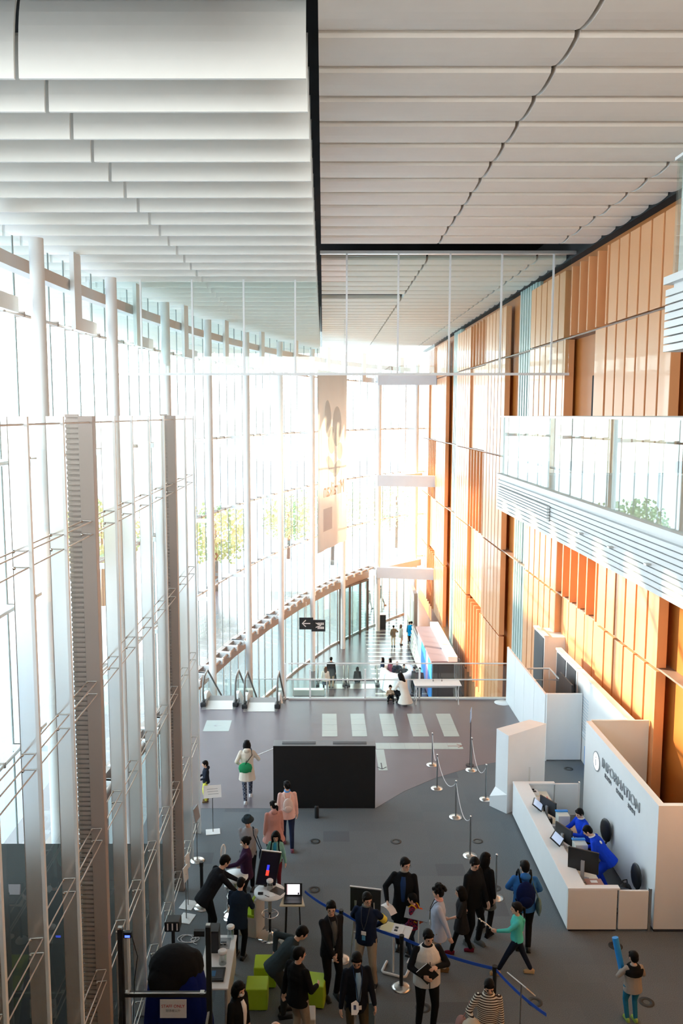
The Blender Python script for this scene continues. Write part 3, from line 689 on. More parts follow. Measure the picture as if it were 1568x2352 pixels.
# ---- slanted white block
pb = empty('pylon', (4.6, 20.4, 0), label='tall slanting white block with a flared foot beside the reception counter', cat='pylon')
def P(x, y): return (x - 4.6, y - 20.4)
A_, B_, C_, D_ = P(4.62, 20.4), P(4.42, 20.9), P(5.42, 21.55), P(5.78, 21.25); B2 = P(4.27, 20.84)
mb = MB(); vs = [(*A_, 0), (*D_, 0), (*C_, 0), (*B2, 0), (*A_, .25), (*D_, .25), (*C_, .25), (*B2, .27), (*A_, .5), (*D_, .5), (*C_, .5), (*B_, .5), (*A_, 2.04), (*D_, 2.04), (*C_, 2.04), (*B_, 2.04)]
fs = [(3,2,1,0)] + [(a + i, a + (i+1) % 4, a + 4 + (i+1) % 4, a + 4 + i) for a in (0, 4, 8) for i in range(4)] + [(12,13,14,15)]
mb.add(vs, fs).build('body', whitep, pb, bevel=.006)
MB().box(.62, .66, .28, .30, .4, 1.1).build('door_seam', offwhite, pb)
# ---- partitions to the right
pt = empty('partition', (6.45, 23.8, 0), label='long low white partition running away from the slanting block', cat='partition')
for k in range(4): MB().box(-.03, .03, k * 1.28 + .01, (k + 1) * 1.28 - .01, 0, 1.95).build('panel', whitep, pt)
for y in (0.7, 4.9): MB().lathe([(.30, 0), (.30, .012), (.05, .02)], (-.18, y, 0)).build('foot_disc', whitep, pt)
pt = empty('partition', (6.48, 23.72, 0), label='white board facing the viewer, joined square to the low white partition', cat='partition')
MB().box(0, 1.0, 0, .08, 0.02, 2.0).build('board', whitep, pt, bevel=.006); MB().box(-.03, .0, -.02, .1, 0, 2.0).build('edge_post', steelw, pt)
# tall display case units along the wall
def tall_unit(ya, yb, lb, dark, extra=False):
    t = empty('display_board', (7.5, ya, 0), label=lb, cat='display board')
    MB().box(0, .12, 0, yb - ya, 0, 2.5).build('board', whitep, t, bevel=.006)
    for (a, b) in dark: MB().box(-.02, 0, a, b, .1, 2.44).build('dark_panel', darkb, t)
    MB().box(-.03, .15, -.02, yb - ya + .02, 2.5, 2.56).build('top_rail', steelw, t)
    return t
t = tall_unit(28.1, 29.5, 'tall white box with a dark left face near the glass railing', [(.08, 1.32)]); MB().box(.12, .86, 0.0, 1.3, 0, 2.5).build('side_box', whitep, t)
t = tall_unit(24.4, 26.6, 'pair of dark tall boards in white frames along the orange wall', [(.10, 1.02), (1.16, 2.1)])
t = tall_unit(20.15, 24.3, 'long white notice board along the orange wall with pale writing', [])
mb = MB(); random.seed(4)
for k in range(14): 
    z = 1.9 - .09 * k; mb.box(-.004, 0, 3.1, 3.1 + random.uniform(.5, .85), z, z + .03)
mb.build('notice_lines', mat('pale_blue_print', (0.55, 0.66, 0.75), 0.6), t)
MB().box(-.006, 0, 2.4, 3.3, .0, .55).build('blue_patch', bluep, t)
dk = empty('dark_stand', (7.2, 25.2, 0), label='narrow black standing board with a rounded foot behind the white board', cat='display board')
mb = MB(); pr = [(0, 0), (1.0, 0), (1.2, .1), (1.3, .3), (1.3, 2.2), (0, 2.2)]
mb.add([(0, y - 1.3, z) for y, z in pr] + [(.05, y - 1.3, z) for y, z in pr], [tuple(range(5, -1, -1)), tuple(range(6, 12))] + [(i, (i+1) % 6, 6 + (i+1) % 6, 6 + i) for i in range(6)])
mb.build('board', blackp, dk); MB().box(-.15, .2, -.8, -.7, 0, .03).build('foot', greyp, dk)
fr = empty('tube_frame', (6.9, 27.0, 0), label='small white tube frame behind the low partition', cat='frame')
MB().tube([(-.3, 0, 1.75), (.5, 0, 1.75), (.5, -1.2, 1.75), (-.3, -1.2, 1.75), (-.3, 0, 1.75)], .03).build('top_loop', steelw, fr)
for x, y in ((-.3, 0), (.5, 0), (.5, -1.2), (-.3, -1.2)): MB().tube([(x, y, 0), (x, y, 1.75)], .025).build('leg', steelw, fr)

# ---- black video wall
ya = fp(742, 1857).y; tt = ya / .9537
x0, x1 = (628 - 742) / FPX * tt, (861 - 742) / FPX * tt
tvw = empty('video_wall', ((x0 + x1) / 2, ya, 0), label='large black screen box with two top vents standing on the floor', cat='screen'); hw = (x1 - x0) / 2
MB().box(-hw, hw, 0.012, .40, 0, 1.66).build('housing', mat('grey_top_housing', (0.22, 0.23, 0.24), 0.5), tvw, bevel=.006)
MB().box(-hw, hw, 0, .012, 0.01, 1.655).build('black_face', mat('matt_black_face', (0.003, 0.003, 0.004), 0.55), tvw)
for xa in (-hw * .83, hw * .17): MB().box(xa, xa + hw * .66, .12, .27, 1.66, 1.672).build('vent', darkb, tvw)
# small black bollard in front
p = fp(727, 1878); o = empty('marker_post', (p.x, p.y, 0), label='short black cylinder post just in front of the black screen', cat='post')
MB().lathe([(.055, 0), (.055, .28), (.045, .30)], n=20).build('body', blackp, o); MB().lathe([(.02, .30), (.02, .31)], n=12).build('cap', chrome, o)

# ---- floor inlays
inl = mat('pale_glass_floor_plate', (0.42, 0.50, 0.48), 0.25, var=0.05)
inl2 = mat('floor_plate_joint', (0.22, 0.25, 0.25), 0.4)
plates = [((741,1640),(773,1640),(774,1692),(738,1692)), ((805,1640),(836,1640),(843,1692),(808,1692)), ((872,1640),(904,1640),(913,1692),(878,1692)), ((936,1640),(970,1640),(984,1692),(947,1692)), ((1002,1640),(1034,1640),(1054,1692),(1018,1692))]
pos = ['first from the left', 'second from the left', 'middle', 'second from the right', 'last on the right']
for q, nm in zip(plates, pos):
    pts = [fp(*p) for p in q]; xa = (pts[0].x + pts[3].x) / 2; xb = (pts[1].x + pts[2].x) / 2; yb, yc = pts[0].y, pts[2].y
    o = MB().box(xa, xb, yc, yb, .004, .010).build('floor_plate', inl); tag(o, 'pale glass floor strip, %s in the row of five' % nm, 'floor plate', 'pale glass strips in the floor')
    mb = MB()
    for k in (1, 2, 3): y = yc + (yb - yc) * k / 4; mb.box(xa, xb, y - .006, y + .006, .010, .0105)
    mb.build('joint', inl2, o)
def qd(a, b, nm, lb):
    A1, B1 = fp(*a), fp(*b); o = MB().box(A1.x, B1.x, B1.y, A1.y, .004, .009).build(nm, inl); tag(o, lb, 'floor plate'); return o, A1, B1
o, A1, B1 = qd((862, 1707), (1064, 1721), 'floor_arrow_strip', 'long pale floor strip with a right-pointing arrow right of the black screen')
mb = MB()
for k in range(1, 6): x = A1.x + (B1.x - A1.x) * k / 6; mb.box(x - .005, x + .005, B1.y, A1.y, .009, .0096)
mb.build('joint', inl2, o)
def arrow(parent, c, d, m, s=.22):
    d = Vector(d); n_ = Vector((-d.y, d.x)); c = Vector(c); mb = MB()
    a = c - d * s; b = c + d * s
    mb.bar((a.x, a.y, .0105), (b.x, b.y, .0105), .03, .002)
    for sg in (-1, 1): e = b - d * s * .7 + n_ * sg * s * .6; mb.bar((b.x, b.y, .0105), (e.x, e.y, .0105), .03, .002)
    mb.build('arrow', m, parent)
arrow(o, (fp(1045, 1714).x, fp(1045, 1714).y), (1, 0), mat('brown_print', (0.25, 0.10, 0.08), 0.5))
o, A1, B1 = qd((862, 1722), (890, 1770), 'floor_arrow_strip', 'short pale floor strip with an arrow pointing at the viewer, right of the black screen')
arrow(o, (fp(876, 1760).x, fp(876, 1760).y), (0, -1), darkb)
o, A1, B1 = qd((475, 1655), (525, 1680), 'floor_arrow_strip', 'pale floor plate with printed marks in front of the escalators'); 
text('\u2190', .35, greyp, 'printed_mark', o, ((A1.x + B1.x) / 2, (A1.y + B1.y) / 2, .0095), Matrix.Identity(3), ext=.0006)
# round floor outlets
ou = [(723,1933,'below the black screen'),(909,1933,'between the black screen and the rope posts'),(1096,1932,'beside a rope post behind the couple in black'),(721,2044,'beside the wooden laptop table'),(1136,2040,'just behind the rope post right of the couple in black'),(1305,1766,'in the gap behind the slanting block'),(1413,2173,'in front of the reception counter, beside the blue tube'),(1228,2302,'beside the slanted sign stand'),(1484,2302,'right of the child with the blue tube'),(971,2315,'between the feet of the man in the white vest')]
for px, py, w_ in ou:
    p = fp(px, py); t = empty('floor_outlet', (p.x, p.y, 0), label='round dark floor outlet cover ' + w_, cat='floor outlet', group='round floor outlets')
    MB().lathe([(.13, 0), (.13, .006), (.06, .007), (.06, .0)], n=28).build('ring', mat('dark_rubber', (0.03, 0.034, 0.036), 0.6), t); MB().lathe([(.055, 0), (.055, .005)], n=20).build('cover', mat('grey_cover', (0.09, 0.1, 0.1), 0.6), t)

# ---- rope posts
def rope_post(px, py, lb, sign=False):
    p = fp(px, py); t = empty('rope_post', (p.x, p.y, 0), label=lb, cat='rope post', group='slim steel rope posts')
    MB().lathe([(.16, 0), (.16, .012), (.05, .03), (.018, .035)], n=32).build('base', brushed, t)
    MB().tube([(0, 0, .03), (0, 0, .93)], .019, 14).build('pole', mat('steel_pole', (0.30, 0.31, 0.32), 0.3, 0.8), t)
    MB().ball((0, 0, .945), .024, .024, .024).build('cap', chrome, t)
    return p
def rope(p, q, lb, sag=.35):
    mb = MB(); pts = []
    for k in range(13):
        u = k / 12; v = p.lerp(q, u); pts.append((v.x, v.y, .90 - sag * 4 * u * (1 - u)))
    o = mb.tube(pts, .008, 6).build('rope', ropem); tag(o, lb, 'rope')
rp = [rope_post(*a) for a in ((992,1757,'slim steel rope post on the purple floor, farthest of its line'),(1003,1811,'slim steel rope post at the curved edge of the carpet'),(1046,1877,'slim steel rope post, third in its line from the far end'),(1079,1966,'slim steel rope post directly behind the man in black with glasses'))]
rq = [rope_post(*a) for a in ((1082,1769,'slim steel rope post with the blue sign above it'),(1115,1836,'slim steel rope post beside the slanting white block'))]
rope_post(1138, 2062, 'slim steel rope post between the couple in black and the man with a backpack')
for i, (a, b) in enumerate(zip(rp, rp[1:])): rope(a, b, ['white cord hanging between the two farthest posts of the left line', 'white cord sagging from the carpet-edge post to the third post', 'white cord running to the post behind the man in black'][i], .38)
rope(rq[0], rq[1], 'white cord between the blue sign post and the block-side post', .5)
p = fp(1082, 1762); t = empty('sign_stand', (p.x - .02, p.y + .12, 0), label='small pale blue sign on a thin dark pole behind the rope posts', cat='sign')
MB().tube([(0, 0, .02), (0, 0, 1.35)], .012).build('pole', darkb, t); MB().lathe([(.12, 0), (.12, .02)]).build('base', darkb, t)
MB().obox((0, 0, 1.5), .20, .008, .16, Matrix.Rotation(R(75), 3, 'Z')).build('sign_board', mat('pale_blue_sign', (0.35, 0.5, 0.75), 0.4), t)

# ---- belt posts
def belt_post(px, py, lb, dome=True, h=.98):
    p = fp(px, py); t = empty('belt_post', (p.x, p.y, 0), label=lb, cat='belt post', group='black belt posts with steel domes')
    MB().lathe([(.17, 0), (.17, .015), (.12, .035), (.045, .05)], n=36).build('base', brushed, t)
    MB().lathe([(.034, .05), (.034, h - .09)], n=18).build('pole', blackp, t); MB().lathe([(.042, h - .09), (.042, h)], n=18).build('belt_head', blackp, t)
    return p
b1 = belt_post(783, 2204, 'black belt post with steel dome behind the smiling man in black')
b2 = belt_post(921, 2268, 'black belt post with steel dome, nearest in front of the small white table')
b3 = belt_post(1133, 2345, 'black belt post behind the woman in the striped top')
b4 = belt_post(464, 2084, 'black belt post with steel dome beside the left fins')
def belt(p, q, lb):
    a = Vector((p.x, p.y, .93)); b = Vector((q.x, q.y, .93)); mb = MB(); n = 10
    pts = [a.lerp(b, k / n) - Vector((0, 0, .05 * 4 * (k/n) * (1 - k/n))) for k in range(n + 1)]
    for k in range(n): mb.bar(pts[k], pts[k+1], .006, .055)
    tag(mb.build('belt', beltm), lb, 'belt')
b0 = fp(700, 2152); b5 = fp(1250, 2460)
belt(b0, b1, 'blue belt from the laptop table to the belt post behind the smiling man'); belt(b1, b2, 'blue belt passing behind the man with the yellow armband'); belt(b2, b3, 'long blue belt crossing the floor to the post by the striped woman')
belt(b3, b5, 'blue belt running off the bottom edge past the slanted sign')

# ---- sign stands
def sign(px, py, lb, kind, h=1.15, rz=0, w=.42, hh=.30, tilt=50, base='square', back=False):
    p = fp(px, py); t = empty('sign_stand', (p.x, p.y, 0), rz, label=lb, cat='sign')
    if base == 'square': MB().box(-.17, .17, -.14, .14, 0, .012).build('base', steelw, t, bevel=.02)
    else: MB().lathe([(.16, 0), (.16, .012), (.05, .02)], n=30).build('base', brushed, t)
    MB().tube([(0, 0, .01), (0, 0, h)], .011, 10).build('pole', mat('sign_pole', (0.35, 0.35, 0.35), 0.3, 0.8), t)
    M = Matrix.Rotation(R(tilt), 3, 'X'); MB().obox((0, 0, h), w/2, hh/2, .008, M).build('sign_board', paper if not back else greyp, t)
    if kind:
        mb = MB()
        for k in range(3): mb.obox(Vector((0, 0, h)) + M @ Vector((0.01 * k, hh * (.2 - .2 * k), .0095)), w * .3, .008, .001, M)
        mb.build('printed_lines', mat('pale_grey_print', (0.5, 0.52, 0.54), 0.6), t)
    return t
sign(489, 1911, 'white landscape sign on a slim pole with square base near the boy in yellow trousers', True, h=1.02, rz=R(10))
sign(453, 1977, 'dark edge-on sign on a pole with round steel base at the fins', False, h=1.12, rz=R(80), base='round', back=True, tilt=80, w=.3)
sign(432, 2079, 'slim pole with a flat square base beside the fins, farther of the two', False, h=.95, rz=R(75), w=.2, tilt=85)
sign(428, 2110, 'slim pole with a flat square base beside the fins, nearer of the two', False, h=.95, rz=R(75), w=.2, tilt=85)
sign(1192, 2420, 'slanted white sign on a slim pole right of the striped woman', False, h=1.18, rz=R(-60), tilt=-46)

# ---- escalators
def escalator(x0, x1, Y0, z0, run, lb, dirn=1, angle=30, group='escalators'):
    t = empty('escalator', ((x0 + x1) / 2, Y0, z0), label=lb, cat='escalator', group=group); hw = (x1 - x0) / 2; k = math.tan(R(angle))
    MB().box(-hw + .05, hw - .05, -.55, .35, -.03, .012).build('landing_plate', mat('landing_plate', (0.55, 0.55, 0.53), 0.3, 0.7), t)
    mb = MB(); n = int((run - .9) / .4); mb.box(-hw + .16, hw - .16, .35, .9, -.05, .008)
    for i in range(n): mb.box(-hw + .16, hw - .16, .9 + i * .4, 1.3 + i * .4, -(i + 1) * .4 * k - .25, -(i + 1) * .4 * k + .02)
    mb.build('step_band', mat('escalator_steps', (0.20, 0.20, 0.20), 0.4, 0.6), t)
    for sx in (-1, 1):
        x = sx * (hw - .07)
        prof = [(-.15, .06), (-.30, .50), (-.05, .93), (.9, .95), (run, .95 - (run - .9) * k)]
        mb = MB(); top = [(x, y, z) for y, z in prof]; bot = [(x, -.12, .05), (x, .5, .05), (x, .9, .05), (x, run, .05 - (run - .9) * k)]
        mb.add([(x, -.12, .05), (x, -.25, .5), (x, -.02, .9), (x, .9, .92), (x, run, .92 - (run - .9) * k), (x, run, .05 - (run - .9) * k), (x, .9, .05)], [tuple(range(7))])
        mb.build('balustrade', clear, t)
        MB().tube([(x, -.05, .12), (x, -.22, .30), (x, -.28, .55), (x, -.16, .82), (x, .08, .95), (x, .9, .96), (x, run, .96 - (run - .9) * k)], .035, 8).build('handrail', mat('grey_handrail', (0.16, 0.17, 0.16), 0.4), t)
        mb = MB(); mb.box(x - .10, x + .10, -.30, .25, 0, .16); mb.build('newel_box', blackp, t, bevel=.03)
        mb = MB(); y_a, y_b = .2, run
        pr = [(.05, 0), (.05, .14), (.25, .30), (.6, .28), (.9, .2), (run, .2 - (run - .9) * k), (run, -.25 - (run - .9) * k), (.9, -.3), (.3, -.05)]
        m_ = len(pr); mb.add([(x - .06, y, z) for y, z in pr] + [(x + .06, y, z) for y, z in pr], [tuple(range(m_ - 1, -1, -1)), tuple(range(m_, 2 * m_))] + [(i, (i+1) % m_, m_ + (i+1) % m_, m_ + i) for i in range(m_)])
        mb.build('skirt', steelw, t)
    return t
escalator(-4.20, -2.95, 28.55, 0, 10.6, 'escalator going down at the glass wall, left one of the upper pair')
escalator(-2.76, -1.50, 28.35, 0, 10.6, 'escalator going down beside the glass railing, right one of the upper pair')
e_ = fp(797, 1585, LOW)
escalator(EW[0] + .05, 1.30, 48.9, LOW, 1.6, 'left one of the lower escalators in the hall below the railing', group='lower escalators')
escalator(1.42, 3.25, 48.9, LOW, 1.6, 'right one of the lower escalators in the hall below the railing', group='lower escalators')

# ---- railing at the floor edge
rl = empty('glass_railing', (-1.22, EDGE - .05, 0), label='glass railing with white rails along the far edge of the upper floor', cat='railing'); Lr = 7.9
for k in range(6): MB().box(k * Lr / 6 + .02, (k + 1) * Lr / 6 - .02, 0, .014, .05, 1.22).build('glass_panel', clear, rl)
for px in (712, 838, 962, 1164, 655): x = (px - 742) / FPX * (EDGE / .9685) + 1.22; MB().box(x - .03, x + .03, -.04, .02, 0, 1.1 if px != 655 else 1.3).build('post', steelw, rl)
MB().tube([(0, 0, 1.30), (Lr, 0, 1.30)], .025).build('top_rail', steelw, rl); MB().tube([(0, -.08, .74), (Lr, -.08, .74)], .025).build('handrail', steelw, rl)
MB().box(0, Lr, -.03, .05, 0.0, .05).build('base_rail', steelw, rl)
# ---- long white table by the railing
p = fp(1003, 1617); tb = empty('folding_table', (p.x, p.y, 0), label='long white folding table standing against the far glass railing', cat='table')
MB().box(-.80, .82, -.20, .45, .70, .73).build('table_top', whitep, tb, bevel=.01)
for x in (-.74, .74):
    for y in (-.1, .38): MB().tube([(x, y, .70), (x * .96, y, .5), (x, y, .0)], .016, 8).build('leg', steelw, tb)
MB().box(-.7, .7, .1, .12, .55, .60).build('stretcher', alu, tb)
for x in (-.1, .2):
    o = MB().lathe([(.03, 0), (.03, .005), (.008, .01), (.008, .14), (.02, .16)], n=12).build('microphone', blackp); o.location = (p.x + x, p.y + .3, .73)
    tag(o, 'small black stand on the white folding table, %s of two' % ('left' if x < 0 else 'right'), 'stand')

# ---- lower hall
# round white reception island
p = fp(905, 1592, LOW); ri = empty('ring_counter', (4.42, p.y + 1.4, LOW), label='round white counter with an oval opening, people sitting inside, in the lower hall', cat='counter')
prof = [(1.75, 0), (1.60, .95), (1.50, 1.05), (1.02, 1.05), (.96, .95), (1.0, 0)]
mb = MB(); n = 40; vs = [(r * 0.64 * cos(2*pi*k/n), r * 1.0 * sin(2*pi*k/n), z) for r, z in prof for k in range(n)]
fs = [(i*n + k, i*n + (k+1) % n, (i+1)*n + (k+1) % n, (i+1)*n + k) for i in range(len(prof) - 1) for k in range(n)]
mb.add(vs, fs, True).build('counter_body', whitep, ri); MB().box(-.3, .3, -1.8, -1.72, .0, .2).build('toe_kick', greyp, ri)
# kiosk at the wall
kx = ay(985, 1600, 46).x
ks = empty('kiosk', (6.0, 45.2, LOW), label='dark kiosk with purple roof under the orange wall in the lower hall', cat='kiosk')
MB().box(0, 1.15, 0, 7.5, 0, 2.5).build('body', mat('dark_navy_wall', (0.012, 0.016, 0.025), 0.5), ks)
MB().box(-.1, 1.2, -.1, 7.6, 2.5, 2.62).build('roof', mat('mauve_roof', (0.22, 0.16, 0.18), 0.6), ks)
MB().box(0.8, 1.3, -.2, 7.7, 2.62, 2.9).build('white_beam', white, ks)
for a, b, m_, lb in ((.3, 2.0, bluep, 'blue poster'), (2.0, 3.0, mat('pink_print', (0.7, 0.35, 0.65), 0.5), 'pink poster'), (3.0, 5.2, bluep, 'blue poster'), (5.3, 7.2, mat('white_poster', (0.75, 0.8, 0.88), 0.5), 'white poster')):
    plabel(MB().box(-.03, 0, a, b, .1, 2.4).build('poster', m_, ks), lb)
# leaflet rack
p = fp(966, 1515, LOW); lr = empty('leaflet_rack', (p.x - .38, p.y + .3, LOW), R(0), label='grey rack full of leaflets beside the blue poster in the lower hall', cat='rack')
MB().box(.1, .2, -2.4, 2.4, .0, 1.75).build('back_panel', mat('rack_dark', (0.08, 0.08, 0.08), 0.5), lr)
mb = MB()
for k in range(6): mb.box(-.12 + .03 * k, .12, -2.4, 2.4, .18 + .27 * k, .21 + .27 * k)
mb.build('shelf', alu, lr); mb = MB(); random.seed(2)
for k in range(6):
    for j in range(16):
        y = -2.3 + j * .29; mb.obox((-.06 + .03 * k, y + .1, .33 + .27 * k), .01, .1, .11, Matrix.Rotation(R(-15), 3, 'Y'))
o = mb.build('leaflets', paper, lr); o['kind'] = 'stuff'
# grey wall end in the lower hall
gs = empty('display_wall', (6.6, 60.5, LOW), label='grey freestanding wall near the far doors in the lower hall', cat='partition')
MB().box(0, .25, 0, 5.0, 0, 3.1).build('panel', mat('grey_brown_panel', (0.30, 0.28, 0.25), 0.5), gs)
for k in range(2): MB().box(-.02, 0, .6 + k * 2.3, 2.0 + k * 2.3, .6, 2.4).build('poster', paper if k % 2 else greyp, gs)
# hanging direction signs
for (px, py, Y_, s_, lb) in ((703, 1432, 50.0, '\u2190', 'black hanging sign with a white left arrow above the lower doors'), (731, 1437, 50.6, '>', 'black hanging sign with small white lettering above the lower doors')):
    q = ay(px, py, Y_); t = empty('hanging_sign', tuple(q), label=lb, cat='sign')
    MB().box(-.42, .42, -.04, .04, -.36, .36).build('sign_box', blackp, t, bevel=.01); MB().tube([(0, 0, .36), (0, 0, 1.3)], .02).build('hanger', alu, t)
    text(s_, .7, paper, 'sign_mark', t, (0, -.05, 0), basis((1, 0, 0), (0, -1, 0)), ext=.004)
    if s_ == '>':
        mb = MB()
        for k in range(4): mb.box(-.05 + .1 * k, .02 + .1 * k, -.046, -.04, .05, .2); mb.box(-.05 + .1 * k, .03 + .1 * k, -.046, -.04, -.2, -.05)
        mb.build('sign_print', paper, t)
# door frames at the entrance (dark revolving vestibule)
vb = empty('door_1', (0, 0, 0), kind='structure')
mb = MB()
for (x, y) in ((1.2, 58.6), (1.9, 59.6), (2.7, 60.9), (3.3, 62.0)): mb.box(x - .08, x + .08, y - .08, y + .08, LOW, -2.1)
mb.bar((1.2, 58.6, -2.15), (3.3, 62.0, -2.15), .2, .15); mb.build('door_frame', mat('brown_frame', (0.12, 0.09, 0.07), 0.4), vb)
MB().add([(1.2, 58.6, LOW), (3.3, 62, LOW), (3.3, 62, -2.2), (1.2, 58.6, -2.2)], [(0,1,2,3)]).build('door_pane', tinted, vb)
p = fp(876, 1442, LOW); o = empty('litter_bin', (p.x, p.y, LOW), label='black square bin with a pale top beside the farthest column', cat='bin')
MB().box(-.3, .3, -.3, .3, 0, 1.05).build('body', blackp, o, bevel=.02); MB().box(-.31, .31, -.31, .31, 1.05, 1.1).build('top', whitep, o)
# grey floor-level barrier in front of the lower railing
lr2 = empty('lower_railing', (-5.5, 46.6, LOW), label='white framed glass railing in the lower hall beside the escalators', cat='railing')
for k in range(3): MB().box(k * 1.9 + .03, k * 1.9 + 1.87, 0, .02, .1, 1.1).build('glass_panel', clear, lr2)
for k in range(4): MB().box(k * 1.9 - .03, k * 1.9 + .03, -.03, .05, 0, 1.15).build('post', steelw, lr2)
MB().tube([(0, 0, 1.15), (5.7, 0, 1.15)], .035).build('top_rail', steelw, lr2)
o = MB().box(-.9, .9, -.2, .2, 0, .35).build('bench', whitep, bevel=.02); p = fp(708, 1600, LOW); o.location = (p.x, p.y + .3, LOW); tag(o, 'low white bench in the lower hall behind the glass railing', 'bench')

# ================================================================ people
skin = mat('skin', (0.70, 0.44, 0.32), 0.5, spec=0.3)
hairm = mat('black_hair', (0.006, 0.005, 0.005), 0.6, bump=0.4, bscale=90, spec=0.12)
hairb = mat('brown_hair', (0.10, 0.045, 0.02), 0.45, bump=0.4, bscale=90)
hairg = mat('grey_hair', (0.35, 0.34, 0.33), 0.6, bump=0.4, bscale=90)
eyem = mat('dark_eye', (0.01, 0.01, 0.01), 0.2); lipm = mat('lips', (0.42, 0.16, 0.13), 0.5)
shoeb = mat('black_shoe', (0.012, 0.012, 0.012), 0.4)
def cloth(name, col, stripes=None, check=None):
    m = mat(name, col, 0.85, bump=0.35, bscale=14, var=0.06, vscale=5, spec=0.08)
    if (stripes or check) and not m.get('patterned'):
        nt = m.node_tree; b = nt.nodes['Principled BSDF']; tc = nt.nodes.new('ShaderNodeTexCoord')
        w = nt.nodes.new('ShaderNodeTexWave'); w.bands_direction = 'Z'; w.inputs['Scale'].default_value = 9.0; w.inputs['Distortion'].default_value = 0.6
        nt.links.new(tc.outputs['Object'], w.inputs['Vector']); fac = w.outputs['Fac']
        if check:
            w2 = nt.nodes.new('ShaderNodeTexChecker'); w2.inputs['Scale'].default_value = 22; nt.links.new(tc.outputs['Object'], w2.inputs['Vector']); fac = w2.outputs['Fac']
        else:
            g = nt.nodes.new('ShaderNodeMath'); g.operation = 'GREATER_THAN'; g.inputs[1].default_value = 0.58; nt.links.new(fac, g.inputs[0]); fac = g.outputs[0]
        mx = nt.nodes.new('ShaderNodeMix'); mx.data_type = 'RGBA'; nt.links.new(fac, mx.inputs[0]); mx.inputs[6].default_value = (*col, 1); mx.inputs[7].default_value = (*(stripes or check), 1)
        nt.links.new(mx.outputs[2], b.inputs['Base Color']); m['patterned'] = 1
    return m
def ring_loft(mb, rings, n=14):
    vs = []
    for c, rx, ry, X, Yv in rings:
        for k in range(n): a = 2*pi*k/n; vs.append(Vector(c) + X * (rx * cos(a)) + Yv * (ry * sin(a)))
    fs = [(i*n + k, i*n + (k+1) % n, (i+1)*n + (k+1) % n, (i+1)*n + k) for i in range(len(rings) - 1) for k in range(n)]
    fs += [tuple(range(n - 1, -1, -1)), tuple((len(rings) - 1) * n + k for k in range(n))]
    mb.add(vs, fs, True)
def cap(mb, a, b, ra, rb, n=10):
    a = Vector(a); b = Vector(b); mb.tube([a, a.lerp(b, .33), a.lerp(b, .66), b], [ra, ra*.67 + rb*.33, ra*.33 + rb*.67, rb], n)
    mb.ball(a, ra, ra, ra, n=10, k=7); mb.ball(b, rb, rb, rb, n=10, k=7)
def ik(a, b, l1, l2, hint):
    a = Vector(a); b = Vector(b); d = b - a; L = max(min(d.length, (l1 + l2) * .999), abs(l1 - l2) * 1.05 + 1e-3); u = d.normalized(); b = a + u * L
    x = (l1*l1 - l2*l2 + L*L) / (2*L); h = math.sqrt(max(l1*l1 - x*x, 0)); hv = Vector(hint); hv = (hv - u * hv.dot(u))
    hv = hv.normalized() if hv.length > 1e-4 else Vector((0, 1, 0))
    return a + u * x + hv * h, b
def organic(mb, name, m, parent, vox, smooth=4):
    o = mb.build(name, m, parent)
    r = o.modifiers.new('merge', 'REMESH'); r.mode = 'VOXEL'; r.voxel_size = vox; r.use_smooth_shade = True
    s = o.modifiers.new('soft', 'SMOOTH'); s.factor = 0.5; s.iterations = smooth
    return o
